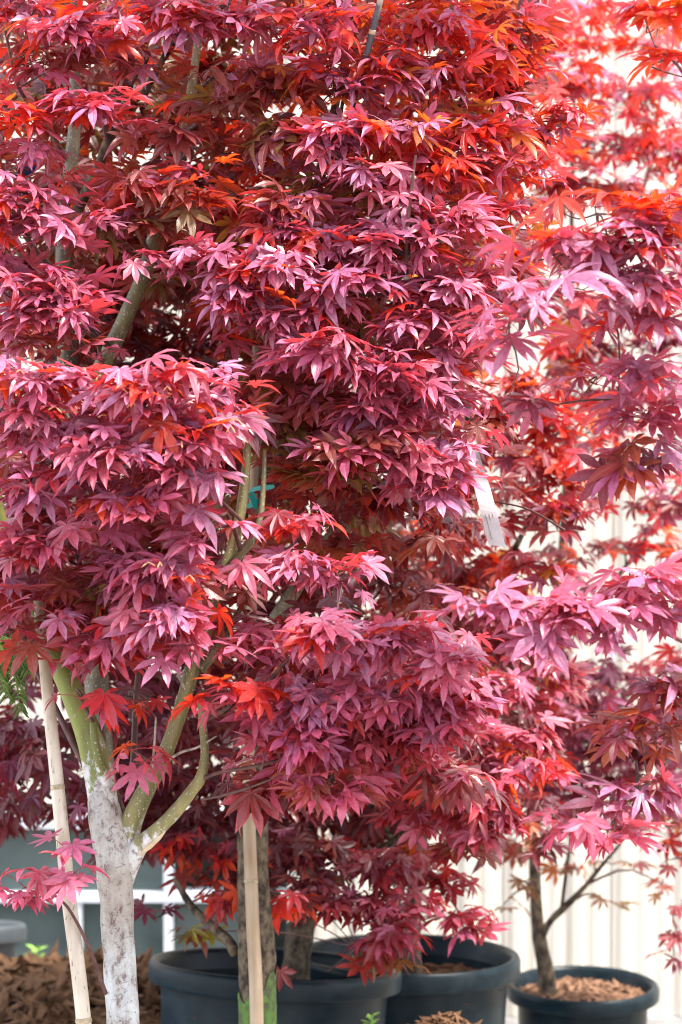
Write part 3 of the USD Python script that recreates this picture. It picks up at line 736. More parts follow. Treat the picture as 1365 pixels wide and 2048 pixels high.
for s in [
    (640, 50, 280, 130, 3.66, "red:3 mauve:3 pink:2", 1.0), (850, 50, 280, 130, 3.72, UP, 1.0), (760, 140, 260, 110, 3.68, UP, 1.0), (915, 150, 260, 120, 3.74, UP, 1.0), (1020, 120, 230, 130, 3.86, UP, .8), (1080, 230, 230, 110, 3.84, UP, .8),
    (660, 175, 220, 100, 3.68, "orange:1 mauve:3 brown:2", .9), (550, 175, 220, 100, 3.72, "brown:3 mauve:1 orange:1", .9), (800, 250, 290, 110, 3.62, "mauve:5 red:3 orange:1", 1.0), (960, 265, 270, 120, 3.70, UP, 1.0), (680, 285, 230, 110, 3.62, MV, 1.0),
    (555, 285, 220, 110, 3.68, "brown:3 olive:2 mauve:1", .9), (880, 345, 280, 120, 3.64, "mauve:4 red:4", 1.0), (1030, 345, 220, 120, 3.74, UP, .9), (745, 345, 190, 100, 3.58, MV, 1.0), (635, 365, 150, 80, 3.64, "olive:3 mauve:1", .8),
    (705, 420, 130, 80, 3.64, "lime:1 olive:3", .7), (560, 410, 250, 110, 3.60, "mauve:2 pink:2 brown:2", .9), (870, 440, 270, 120, 3.60, MV, 1.0), (1010, 440, 220, 110, 3.70, UP, .9), (640, 475, 240, 100, 3.58, MV, 1.0), (790, 500, 230, 110, 3.56, MV, 1.0),
    (545, 530, 280, 110, 3.54, MV, 1.0), (405, 520, 240, 90, 3.56, "mauve:4 pink:3", 1.0), (710, 580, 230, 110, 3.54, MV, 1.0), (480, 610, 230, 110, 3.54, MV, 1.0), (580, 640, 220, 110, 3.54, MV, 1.0), (860, 570, 250, 120, 3.58, MV, 1.0), (960, 560, 200, 130, 3.68, "mauve:4 pink:2", .9),
    (820, 650, 220, 110, 3.54, MV, 1.0), (660, 705, 260, 110, 3.50, MV, 1.05), (760, 740, 230, 110, 3.50, "mauve:2 pink:5", 1.05), (905, 700, 190, 130, 3.56, MV, 1.0), (560, 770, 190, 110, 3.60, "brown:3 olive:3 pink:1", .9), (650, 800, 220, 100, 3.58, "pink:2 brown:4", .9),
    (740, 815, 200, 110, 3.52, "pink:5 mauve:1 brown:1", 1.0), (850, 800, 220, 120, 3.54, "mauve:4 pink:3 deep:1", 1.0), (720, 895, 270, 110, 3.50, "pink:4 brown:2", 1.0), (860, 900, 220, 120, 3.52, "pink:4 mauve:2", 1.0), (690, 940, 160, 80, 3.52, "pink:2 olive:3", .9), (880, 970, 170, 110, 3.52, "pink:3 mauve:2", 1.0),
    (560, 860, 190, 120, 3.60, "olive:4 brown:3", 1.0), (585, 935, 190, 90, 3.58, "olive:3 brown:3", .9), (650, 985, 190, 80, 3.66, "brown:3 deep:2", .9), (780, 1000, 200, 90, 3.70, "deep:3 brown:2", .8), (720, 1090, 140, 80, 3.74, "deep:3 brown:2", .7),
    (600, 1350, 240, 110, 3.66, "deep:3 pink:1", .8), (550, 1250, 150, 100, 3.64, "deep:2 pink:2", .8),
]:
    B.spray(*s)
B.fill(440, 380, 960, 960, 3.55, 3.72, 300, MV + " brown:2", droop=15, size=.95)
B.fill(560, 0, 1090, 420, 3.64, 3.84, 220, UP, droop=13, size=.95)
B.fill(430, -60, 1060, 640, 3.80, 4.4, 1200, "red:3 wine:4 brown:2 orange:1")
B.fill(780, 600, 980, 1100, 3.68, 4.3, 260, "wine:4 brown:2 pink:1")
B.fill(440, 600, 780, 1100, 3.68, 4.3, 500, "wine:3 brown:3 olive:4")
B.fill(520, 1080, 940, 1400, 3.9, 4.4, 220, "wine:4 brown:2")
B.fill(430, -320, 1150, -40, 3.6, 4.4, 420, "red:3 wine:4", size=1.1)  # unseen leaves above the view, added to darken the crown below

# ---- tree C: left, behind A
C = Tree("grey-green stemmed red maple behind the white trunked tree at upper left, limb slanting right", at(246, 2760, 4.1) * [1, 1, 0], 23)
TREES.append(C)
C.limb("trunk", [(246, 2760, 4.1, 66), (247, 2300, 4.1, 60), (246, 2000, 4.1, 54), (234, 1800, 4.1, 52), (212, 1630, 4.1, 50), (180, 1200, 4.05, 50), (152, 900, 4.0, 48), (140, 800, 3.98, 42), (133, 700, 3.96, 38), (130, 600, 3.95, 36), (128, 500, 3.94, 34), (135, 380, 3.93, 30), (148, 270, 3.92, 26), (150, 100, 3.9, 20), (150, -80, 3.9, 14)], "lichen_bark", 80, 16, .10, 41)
C.limb("limb", [(140, 850, 3.98, 38), (165, 800, 3.95, 38), (200, 740, 3.9, 36), (235, 670, 3.86, 34), (262, 610, 3.84, 32), (285, 555, 3.83, 30), (310, 470, 3.83, 28), (335, 390, 3.83, 26), (365, 300, 3.83, 26), (380, 200, 3.84, 20), (395, 90, 3.85, 15), (410, -60, 3.85, 10)], "dark_olive_bark", 60, 14, .10, 42)
C.limb("limb", [(145, 440, 3.93, 24), (165, 400, 3.88, 22), (195, 340, 3.82, 20), (212, 290, 3.78, 19), (235, 240, 3.76, 16), (262, 170, 3.75, 12)], "brown_bark", 28, 10, .10, 43)
C.limb("limb", [(290, 185, 3.80, 16), (325, 120, 3.74, 14), (365, 65, 3.70, 13), (410, 30, 3.68, 11), (460, 5, 3.66, 8)], "brown_bark", 24, 10, .10, 44)
C.limb("limb", [(130, 560, 3.95, 16), (70, 500, 3.86, 14), (30, 430, 3.78, 12), (5, 400, 3.74, 10), (-30, 360, 3.7, 8)], "twig_bark", 22, 8, .10, 45)
C.limb("limb", [(135, 330, 3.93, 14), (90, 240, 3.85, 11), (40, 180, 3.75, 8), (10, 60, 3.7, 6)], "twig_bark", 20, 8, .10, 46)
for s in [
    (150, 60, 330, 110, 3.62, "mauve:4 pink:3 red:2", 1.0), (60, 20, 200, 90, 3.64, "mauve:3 red:3", .9), (350, 40, 240, 110, 3.64, MV, 1.0), (480, 40, 220, 110, 3.66, "mauve:3 pink:3 red:1", 1.0), (130, 120, 240, 90, 3.66, "pink:3 brown:2 red:1", .9), (290, 120, 160, 80, 3.70, "brown:2 mauve:2", .8),
    (205, 215, 270, 100, 3.58, "pink:4 mauve:3 red:2", 1.0), (30, 235, 180, 110, 3.56, "red:5 pink:3", 1.0), (60, 300, 130, 80, 3.58, "mauve:3 pink:2", .8), (480, 145, 240, 90, 3.70, "brown:4 mauve:2", .8), (330, 265, 170, 80, 3.66, "brown:4 pink:1", .9), (440, 210, 200, 90, 3.72, "brown:4 olive:1", .7),
    (460, 300, 150, 90, 3.76, "brown:4 olive:2", .8), (60, 380, 210, 110, 3.54, "pink:4 red:3 mauve:3", 1.0), (70, 460, 200, 110, 3.54, "mauve:4 pink:3", .9), (255, 375, 190, 100, 3.60, "brown:3 red:2 pink:1", .9), (360, 395, 190, 90, 3.60, "brown:4 red:1 olive:1", .9), (300, 440, 190, 100, 3.62, "olive:3 brown:3", .9),
    (210, 480, 140, 80, 3.62, "olive:4 mauve:1", .7), (75, 575, 260, 110, 3.52, "pink:4 mauve:3", 1.0), (110, 615, 200, 90, 3.50, "pink:4 red:1", 1.0), (30, 540, 140, 90, 3.56, "mauve:3 pink:3", .9), (50, 680, 170, 90, 3.50, "pink:3 brown:2", .8), (150, 690, 150, 90, 3.54, "pink:2 brown:3", .7), (330, 560, 170, 80, 3.90, "deep:3 olive:2", .7),
]:
    C.spray(*s)
C.node(at(545, 135, 3.66), np.array([.3, -1, 0]), 1, "orange", C.size * 1.05, 30, 5)
C.fill(-40, -20, 420, 480, 3.6, 3.8, 150, "pink:3 mauve:3 brown:3 red:2", droop=15, size=.95)
C.fill(-40, 420, 260, 720, 3.52, 3.64, 90, "pink:4 mauve:3 red:1", droop=15, size=.95)
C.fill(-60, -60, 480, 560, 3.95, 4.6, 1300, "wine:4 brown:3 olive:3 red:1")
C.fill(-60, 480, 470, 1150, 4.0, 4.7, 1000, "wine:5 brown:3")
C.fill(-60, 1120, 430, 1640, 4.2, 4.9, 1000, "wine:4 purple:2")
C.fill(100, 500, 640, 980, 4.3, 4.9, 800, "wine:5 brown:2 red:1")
C.fill(-40, -330, 470, -40, 3.6, 4.3, 300, "red:2 wine:4", size=1.1)  # more unseen top leaves, added to keep light out of the crown

# ---- tree D: in the wide pot
D = Tree("dark crowned red maple standing in the wide pot, twigs drooping over its rim", at(588, 2030, 4.72) * [1, 1, 0] + [0, 0, at(588, 1965, 4.72)[2]], 24)
TREES.append(D)
D.limb("trunk", [(590, 1975, 4.72, 64), (592, 1930, 4.72, 56), (600, 1870, 4.72, 56), (612, 1820, 4.72, 44), (620, 1700, 4.74, 32), (600, 1560, 4.76, 28), (580, 1350, 4.78, 24), (600, 1100, 4.78, 18), (620, 800, 4.78, 12)], "brown_bark", 50, 14, .2, 51)
D.limb("limb", [(612, 1830, 4.72, 26), (680, 1760, 4.66, 18), (760, 1700, 4.6, 15), (850, 1640, 4.55, 12)], "brown_bark", 22, 9, .12, 52)
D.limb("limb", [(605, 1840, 4.72, 24), (520, 1760, 4.7, 18), (430, 1690, 4.62, 12), (340, 1640, 4.56, 9)], "brown_bark", 22, 9, .12, 53)
D.limb("twig", [(655, 1945, 4.62, 4), (680, 1925, 4.58, 4), (715, 1895, 4.5, 4)], "twig_bark", 8, 6, .05, 54)
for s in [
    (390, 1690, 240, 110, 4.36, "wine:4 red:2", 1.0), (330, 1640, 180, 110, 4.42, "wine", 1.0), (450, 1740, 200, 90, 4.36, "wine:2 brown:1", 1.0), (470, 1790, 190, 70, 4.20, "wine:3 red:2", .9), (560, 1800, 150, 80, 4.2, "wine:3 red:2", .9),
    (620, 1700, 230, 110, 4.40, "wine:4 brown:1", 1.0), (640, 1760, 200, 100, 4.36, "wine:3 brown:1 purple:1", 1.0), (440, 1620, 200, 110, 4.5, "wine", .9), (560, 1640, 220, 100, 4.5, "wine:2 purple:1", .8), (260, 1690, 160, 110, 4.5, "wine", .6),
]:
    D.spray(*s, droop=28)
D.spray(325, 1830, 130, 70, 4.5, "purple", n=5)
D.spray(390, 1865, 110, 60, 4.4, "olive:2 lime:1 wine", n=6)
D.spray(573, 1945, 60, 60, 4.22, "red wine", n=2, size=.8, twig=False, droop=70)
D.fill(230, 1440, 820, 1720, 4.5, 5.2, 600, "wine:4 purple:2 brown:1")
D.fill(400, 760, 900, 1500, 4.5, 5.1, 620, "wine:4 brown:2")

# ---- tree E: in the middle pot, crown to the right of centre
E = Tree("broad red and orange maple growing in the middle pot, crown right of centre", at(826, 1950, 5.02) * [1, 1, 0] + [0, 0, at(826, 1950, 5.02)[2]], 25)
TREES.append(E)
E.limb("trunk", [(826, 1955, 5.02, 44), (824, 1900, 5.02, 36), (830, 1780, 5.02, 32), (850, 1600, 5.0, 30), (880, 1350, 4.95, 26), (910, 1100, 4.92, 22), (940, 800, 4.9, 16), (960, 450, 4.9, 10)], "brown_bark", 50, 12, .15, 61)
E.limb("limb", [(850, 1600, 5.0, 22), (920, 1500, 4.85, 16), (1000, 1400, 4.75, 12), (1070, 1330, 4.7, 9)], "brown_bark", 22, 9, .12, 62)
E.limb("limb", [(880, 1350, 4.95, 20), (960, 1220, 4.85, 15), (1040, 1080, 4.75, 12), (1110, 930, 4.7, 8)], "brown_bark", 22, 9, .12, 63)
E.limb("limb", [(835, 1750, 5.02, 18), (800, 1700, 4.8, 14), (760, 1640, 4.6, 10), (730, 1600, 4.5, 8)], "brown_bark", 22, 9, .12, 64)
RO = "red:4 deep:2 pink:2 orange:.4"
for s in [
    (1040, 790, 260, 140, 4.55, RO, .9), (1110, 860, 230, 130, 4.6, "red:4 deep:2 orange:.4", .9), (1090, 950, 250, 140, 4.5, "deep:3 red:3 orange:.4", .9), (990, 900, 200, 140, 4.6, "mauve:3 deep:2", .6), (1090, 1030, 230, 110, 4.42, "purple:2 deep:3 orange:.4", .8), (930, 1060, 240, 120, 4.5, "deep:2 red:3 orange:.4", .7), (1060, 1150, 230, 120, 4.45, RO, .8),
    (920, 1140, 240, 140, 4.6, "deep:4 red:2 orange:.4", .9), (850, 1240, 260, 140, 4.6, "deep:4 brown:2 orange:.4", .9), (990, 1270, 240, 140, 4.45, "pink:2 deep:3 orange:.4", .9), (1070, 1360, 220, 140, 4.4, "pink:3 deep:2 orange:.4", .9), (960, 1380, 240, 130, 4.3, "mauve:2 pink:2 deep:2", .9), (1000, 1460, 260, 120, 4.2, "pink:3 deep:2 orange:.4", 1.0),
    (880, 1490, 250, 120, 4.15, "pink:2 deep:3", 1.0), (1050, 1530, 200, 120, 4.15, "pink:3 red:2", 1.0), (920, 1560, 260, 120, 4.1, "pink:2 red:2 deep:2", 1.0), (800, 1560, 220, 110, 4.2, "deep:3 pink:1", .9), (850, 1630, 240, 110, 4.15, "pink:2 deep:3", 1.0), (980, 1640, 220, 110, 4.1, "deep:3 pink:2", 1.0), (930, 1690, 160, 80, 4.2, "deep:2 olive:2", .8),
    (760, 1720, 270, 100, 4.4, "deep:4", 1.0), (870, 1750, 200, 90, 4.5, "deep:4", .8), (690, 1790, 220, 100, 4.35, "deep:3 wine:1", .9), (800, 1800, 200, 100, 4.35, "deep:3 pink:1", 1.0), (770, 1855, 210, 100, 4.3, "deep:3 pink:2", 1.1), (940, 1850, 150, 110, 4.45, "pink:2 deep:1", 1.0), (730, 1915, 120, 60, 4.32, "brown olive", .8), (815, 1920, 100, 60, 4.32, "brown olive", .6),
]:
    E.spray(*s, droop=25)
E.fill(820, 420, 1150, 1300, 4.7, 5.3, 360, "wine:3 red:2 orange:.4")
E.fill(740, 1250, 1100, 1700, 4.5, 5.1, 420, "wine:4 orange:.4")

# ---- tree F: in the low pot at right
Ft = Tree("thin stemmed maple in the low right pot with sparse orange lower leaves", at(1094, 1990, 5.5) * [1, 1, 0] + [0, 0, at(1094, 1990, 5.5)[2]], 26)
TREES.append(Ft)
Ft.limb("trunk", [(1098, 1996, 5.5, 42), (1093, 1950, 5.5, 35), (1082, 1890, 5.5, 30), (1076, 1850, 5.5, 27), (1072, 1780, 5.5, 24), (1070, 1700, 5.5, 23), (1080, 1550, 5.5, 20), (1105, 1300, 5.5, 17), (1130, 1000, 5.5, 13), (1140, 600, 5.5, 9), (1150, 200, 5.5, 6)], "brown_bark", 60, 14, .12, 71)
Ft.limb("limb", [(1082, 1878, 5.5, 18), (1100, 1845, 5.48, 14), (1130, 1815, 5.46, 15), (1165, 1780, 5.44, 11), (1210, 1725, 5.42, 8), (1240, 1690, 5.4, 6)], "brown_bark", 26, 10, .12, 72)
Ft.limb("limb", [(1125, 1815, 5.46, 9), (1130, 1770, 5.46, 8), (1140, 1700, 5.44, 7), (1160, 1620, 5.42, 6)], "brown_bark", 18, 8, .12, 73)
Ft.limb("limb", [(1110, 1300, 5.5, 12), (1200, 1200, 5.5, 10), (1290, 1080, 5.5, 8), (1360, 960, 5.5, 6)], "brown_bark", 22, 8, .12, 74)
Ft.limb("limb", [(1170, 700, 5.5, 11), (1240, 520, 5.5, 9), (1300, 330, 5.5, 7), (1330, 120, 5.5, 5)], "brown_bark", 22, 8, .12, 75)
for s in [
    (1050, 50, 220, 120, 5.3, "red:5 mauve:2", 1.44), (1180, 60, 240, 140, 5.4, "red:5 pink:2", 0.84), (1140, 160, 220, 110, 5.3, "red:5 mauve:2", 1.44), (1260, 190, 240, 120, 5.4, "red:3 mauve:2 pink:2", 1.2), (1200, 300, 260, 110, 5.4, "mauve:3 pink:2 red:2", 1.5), (1310, 310, 200, 110, 5.3, "mauve:2 pink:2 red:2", 1.44), (1140, 380, 180, 110, 5.4, "purple:2 pink:2 red:2", 1.5),
    (1250, 380, 200, 70, 5.4, "pink:2 purple:1", 0.96), (1300, 90, 150, 90, 5.4, "pink red", 0.96), (1110, 480, 180, 100, 5.2, "pink:2 red:3", 1.5), (1160, 620, 220, 110, 5.3, "red:2 mauve:2", 1.5), (1180, 700, 210, 100, 5.3, "red:3 purple:2", 1.5), (1320, 690, 140, 110, 5.3, "mauve purple", 1.44), (1200, 790, 200, 90, 5.3, "purple:2 red:2", 1.44),
    (1300, 1010, 160, 100, 5.4, "brown:3 purple:2", 0.75), (1240, 960, 180, 60, 5.4, "brown orange", 0.52), (1220, 1100, 150, 80, 5.4, "deep:2 brown:2", 0.6), (1320, 1100, 130, 80, 5.4, "brown:2 mauve:1", 0.75),
    (1180, 1340, 200, 80, 5.3, "purple:2 deep:1 brown:1", 0.9), (1200, 1420, 280, 90, 5.2, "purple:4 deep:1", 1.35), (1140, 1490, 220, 100, 5.2, "purple:3 mauve:2 deep:1", 1.35), (1280, 1500, 200, 100, 5.2, "purple:3 brown:1", 1.2), (1180, 1570, 240, 90, 5.2, "purple:2 deep:2 brown:1", 1.2), (1310, 1590, 150, 80, 5.2, "purple deep", 0.9),
    (1130, 1730, 170, 70, 5.4, "orange:2 olive:3", 0.54), (1040, 1770, 120, 60, 5.4, "olive:2 orange:1", 0.36), (1230, 1730, 170, 60, 5.4, "olive:2 brown:2 orange:1", 0.41), (1120, 1660, 180, 80, 5.4, "deep:2 olive:2 orange", 0.54), (1030, 1680, 120, 80, 5.4, "olive:2 orange:2", 0.45), (1010, 1810, 90, 40, 5.4, "olive", 0.27), (1320, 1660, 120, 60, 5.3, "orange:2 deep:2", 0.45), (1330, 1770, 100, 30, 5.3, "olive brown", 0.27), (1210, 1800, 100, 40, 5.45, "olive", 0.23),
]:
    Ft.spray(*s, size=.96)
for s in [(1010, 20, 200, 120, 5.1, "red:5 mauve:2", .8), (1110, 100, 220, 110, 5.1, "red:5 mauve:2", .8), (1060, 190, 200, 110, 5.0, "red:5 mauve:2 pink", .8), (1180, 230, 240, 90, 5.2, "red:4 pink:2", .7), (1290, 250, 180, 90, 5.2, "red:2 pink:2", .6), (1110, 310, 200, 100, 5.1, "red:3 mauve:2", .8), (1330, 390, 110, 90, 5.3, "pink mauve", .7),
          (1220, 20, 200, 80, 5.3, "red pink", .4), (1320, 550, 130, 90, 5.3, "red mauve", .6), (1260, 850, 200, 90, 5.3, "purple red mauve", .7), (1330, 790, 110, 90, 5.3, "purple mauve", .7), (1190, 880, 160, 80, 5.2, "red purple", .6), (1300, 1180, 160, 80, 5.3, "mauve brown", .7), (1180, 1200, 160, 90, 5.2, "deep mauve", .6), (1320, 1420, 120, 90, 5.2, "purple brown", .8), (1120, 1590, 160, 80, 5.1, "deep purple", .8), (1260, 1640, 180, 70, 5.2, "deep purple orange", .7), (1100, 1420, 180, 90, 5.0, "deep purple mauve", .9)]:
    Ft.spray(*s, size=.96)
Ft.fill(990, -30, 1400, 430, 4.9, 5.45, 230, "red:4 mauve:2 pink:2", droop=15, size=1.0)
Ft.fill(1120, 430, 1400, 1180, 5.0, 5.45, 200, "red:3 purple:2 mauve:2", droop=15, size=1.0)
Ft.fill(1040, 1300, 1400, 1650, 5.0, 5.4, 440, "purple:3 deep:2 mauve", droop=15, size=1.0)

# ---- tree G: right foreground, trunk outside the frame
G = Tree("red maple whose long sharp sprays reach in from the right edge", at(1520, 2950, 3.35) * [1, 1, 0], 27, leaf=0.050)
TREES.append(G)
G.limb("trunk", [(1530, 2950, 3.35, 80), (1520, 2300, 3.35, 66), (1510, 1800, 3.35, 56), (1500, 1300, 3.35, 46), (1490, 800, 3.35, 36), (1480, 300, 3.35, 24), (1470, -100, 3.35, 12)], "lichen_bark", 50, 14, .12, 81)
G.limb("limb", [(1495, 1500, 3.35, 20), (1420, 1330, 3.25, 13), (1340, 1270, 3.18, 8), (1240, 1235, 3.12, 6), (1090, 1215, 3.08, 4)], "twig_bark", 30, 8, .06, 82)
G.limb("limb", [(1490, 900, 3.35, 18), (1400, 700, 3.2, 10), (1300, 610, 3.12, 7), (1180, 560, 3.06, 5), (1040, 600, 3.02, 3)], "twig_bark", 30, 8, .06, 83)
G.limb("limb", [(1500, 1150, 3.35, 18), (1420, 960, 3.24, 11), (1340, 870, 3.2, 8), (1220, 800, 3.16, 5), (1000, 830, 3.12, 3)], "twig_bark", 30, 8, .06, 84)
G.limb("limb", [(1505, 1750, 3.35, 16), (1420, 1620, 3.26, 11), (1340, 1560, 3.2, 8), (1250, 1590, 3.14, 5)], "twig_bark", 24, 8, .06, 85)
G.limb("limb", [(1482, 500, 3.35, 16), (1430, 300, 3.24, 10), (1370, 150, 3.16, 7), (1310, 90, 3.12, 5)], "twig_bark", 24, 8, .06, 86)
G.limb("limb", [(940, 998, 4.1, 4), (1000, 1005, 3.9, 4), (1060, 1020, 3.8, 4), (1130, 1060, 3.7, 5)], "twig_bark", 14, 6, .05, 87)
GM = "mauve:5 pink:3 red:1"
for s in [
    (1110, 500, 240, 90, 3.10, "mauve:4 pink:2 red:2", .75), (1230, 480, 260, 110, 3.10, GM, .8), (1310, 430, 180, 90, 3.12, "red:3 mauve:3", .8), (1200, 420, 230, 70, 3.14, "red:4 mauve:2", .6), (1010, 600, 190, 90, 3.02, "mauve", .5), (1120, 585, 180, 90, 3.04, "mauve:4 purple:1", .5), (1020, 665, 140, 70, 3.02, "pink:2 mauve:2", .5), (1280, 560, 220, 90, 3.10, GM, .75), (1320, 620, 160, 90, 3.12, "red:2 mauve:3", .8), (1240, 660, 190, 70, 3.16, "red:3 mauve:2", .5),
    (1290, 740, 200, 80, 3.14, GM, .7), (1180, 760, 150, 60, 3.12, GM, .45), (1060, 800, 150, 60, 3.12, "mauve:3 purple:1", .45), (1300, 830, 190, 90, 3.16, GM, .8), (1290, 910, 190, 80, 3.18, "purple:2 mauve:2 brown:2", .8),
    (1320, 40, 150, 100, 3.12, "red:4 mauve:2 orange:1", .6), (1330, 110, 130, 90, 3.12, "red:4 orange:2", .5), (1300, 20, 130, 70, 3.12, "red:4 mauve:2", .4),
    (970, 1215, 250, 70, 3.06, "mauve:4 purple:1", .6), (1100, 1210, 230, 90, 3.06, "mauve:3 pink:3", .75), (1210, 1230, 220, 90, 3.08, "mauve:3 pink:3", .75), (1300, 1160, 190, 90, 3.12, "mauve:3 pink:3", .8), (1330, 1220, 140, 90, 3.14, "mauve:3 pink:2", .8), (1120, 1270, 160, 70, 3.06, "mauve", .5),
    (1310, 1360, 160, 80, 3.18, "purple:1 brown:2 mauve:2", .7), (1280, 1470, 190, 110, 3.16, "brown:3 mauve:2 deep:1", .7), (1320, 1440, 130, 70, 3.18, "brown:3 orange:1 mauve", .6), (1280, 1560, 190, 60, 3.14, "mauve:2 purple:1 brown", .6), (1150, 1650, 150, 70, 3.08, "pink mauve", .55), (1220, 1655, 140, 80, 3.08, "pink mauve", .5), (1240, 1600, 150, 60, 3.12, "mauve purple", .5),
]:
    G.spray(*s, droop=15)

# ---- tree I: blurred, right rear, only twigs in view
I = Tree("blurred dark maple behind at the right edge whose twigs hang low before the siding", at(1500, 2300, 5.0) * [1, 1, 0], 28)
TREES.append(I)
I.limb("trunk", [(1500, 2420, 5.0, 40), (1495, 2000, 5.0, 32), (1480, 1500, 5.0, 26), (1470, 1000, 5.0, 18), (1460, 500, 5.0, 10)], "brown_bark", 30, 12, .12, 91)
I.limb("limb", [(1490, 1900, 5.0, 12), (1430, 1860, 4.98, 8), (1370, 1880, 4.95, 5), (1330, 1890, 4.93, 3)], "twig_bark", 16, 7, .06, 92)
for s in [(1345, 1815, 110, 40, 4.95, "purple:2 deep", .6), (1340, 1870, 110, 50, 4.93, "purple:2 deep", .6), (1350, 1910, 110, 40, 4.93, "purple:2 deep", .6), (1345, 1720, 120, 50, 5.0, "brown deep", .6), (1350, 1640, 120, 60, 5.0, "brown orange deep", .6), (1345, 1000, 120, 90, 5.0, "purple brown", .6)]:
    I.spray(*s, droop=30)

# ------------------------------------------------------------------ which leaves show largest, then one mesh per leaf
BW, BH = 341, 512
picks = []
buf = np.full(BW * BH, 1e9)
pr = np.random.default_rng(5)
for t in TREES:
    t.pick = pr.integers(0, 24, len(t.leaves))
    rec = []
    for lf, k in zip(t.leaves, t.pick):
        P, f, n, l = leaf_arrays(lf, COARSE, k)
        Q = np.vstack([P, P[f].mean(1), (P[f[:, 0]] + P[f[:, 1]]) / 2])
        x, y, d = project(Q)
        ix, iy = (x / W0 * BW).astype(int), (y / H0 * BH).astype(int)
        ok = (ix >= 0) & (ix < BW) & (iy >= 0) & (iy < BH)
        idx = (iy * BW + ix)[ok]
        rec.append((idx, d[ok], np.ptp(x) * np.ptp(y)))
        np.minimum.at(buf, idx, d[ok])
    t.rec = rec
n_leaves = 0
for t in TREES:
    score = np.array([0.0 if len(i) == 0 else len(np.unique(i[d < buf[i] + .012])) for i, d, a in t.rec])
    order = np.argsort(-score)
    own = set(int(k) for k in order[:300] if score[k] > 0)
    rest = [k for k in range(len(t.leaves)) if k not in own]
    r = np.random.default_rng(99)
    for k in sorted(own):
        lf = t.leaves[k]
        P, f, n, l = leaf_arrays(lf, FINE, int(r.integers(len(FINE))))
        o = np.ones((len(P), 1))
        part(t.t, "leaf", (P, f), "maple_leaf", vars={"normals": n, "tint": o * lf[4], "glow": o * lf[5], "lobe": l})
    if rest:
        Vs, Fs, Ns, Ls, Ts, Gs, off = [], [], [], [], [], [], 0
        for k in rest:
            lf = t.leaves[k]
            P, f, n, l = leaf_arrays(lf, FINE if score[k] > 3 else COARSE, int(t.pick[k]))
            Vs.append(P), Fs.append(f + off), Ns.append(n), Ls.append(l)
            Ts.append(np.tile(lf[4], (len(P), 1))), Gs.append(np.tile(lf[5], (len(P), 1)))
            off += len(P)
        part(t.t, "foliage", (np.vstack(Vs), np.vstack(Fs)), "maple_leaf", vars={"normals": np.vstack(Ns), "tint": np.vstack(Ts), "glow": np.vstack(Gs), "lobe": np.vstack(Ls)}, kind="stuff")
    stalks = [tube(spline([lf[7], (lf[7] + lf[0]) / 2 + [0, 0, .002], lf[0]], 3), [.0009, .0006, .0006], 3, cap=False) for lf in t.leaves if lf[7] is not None]
    if stalks:
        part(t.t, "leaf_stalks", cat(stalks), "red_stalk", True, kind="stuff")
    if t.twigs:
        part(t.t, "twigs", cat(t.twigs), "twig_bark", True, kind="stuff")
    n_leaves += len(t.leaves)
print("leaves", n_leaves, [len(t.leaves) for t in TREES])

# winged seeds hanging among the sunlit leaves of the front tree
seeds = []
for (cx, cy, w, h, n) in [(250, 775, 150, 60, 18), (420, 860, 120, 70, 12), (320, 1160, 120, 70, 6), (150, 800, 160, 80, 6)]:
    for _ in range(n):
        p = at(rng.normal(cx, w / 3), rng.normal(cy, h / 3), rng.uniform(3.18, 3.30))
        a = rng.uniform(0, 6.28)
        for s in (1, -1):
            d = np.array([math.cos(a) * s, math.sin(a) * .5 * s, -.25 + rng.normal(0, .3)])
            Q = spline([p, p + d * .004 + [0, 0, -.001], p + d * .010 + [0, 0, -.004]], 5)
            w_ = np.array([.0010, .0006, .0011, .0013, .0003])
            m_ = tube(Q, w_, 6)
            seeds.append(m_)
part(A.t, "winged_seeds", cat(seeds), "seed_cream", True, kind="stuff")


# ------------------------------------------------------------------ bamboo stakes, tags, ties
def stake(label, pts, look, nodes, sides=16):
    """pts: (px, py, depth, width px); nodes: photo rows of the node rings."""
    P = np.array([[*at(a, c, d), mm(w, d) / 2] for a, c, d, w in pts])
    S = spline(P, 70)
    t = Thing("bamboo_stake", label, "bamboo stake", (*S[0][:2], 0))
    R = S[:, 3].copy()
    part(t, "culm", tube(S[:, :3], R, sides, .03, 9), look, True)
    rows = project(S[:, :3])[1]
    for py in nodes:
        k = int(np.argmin(abs(rows - py)))
        c, r = S[k, :3], S[k, 3]
        d = S[min(k + 1, 69), :3] - S[max(k - 1, 0), :3]
        d /= np.linalg.norm(d)
        zz = np.array([-.004, -.003, -.0015, 0, .0012, .0025, .004])
        part(t, "node_ring", tube(c + zz[:, None] * d, r * np.array([.99, 1.06, 1.14, 1.03, 1.12, 1.05, .99]), sides, .03, 4), "bamboo_node", True)
    return t


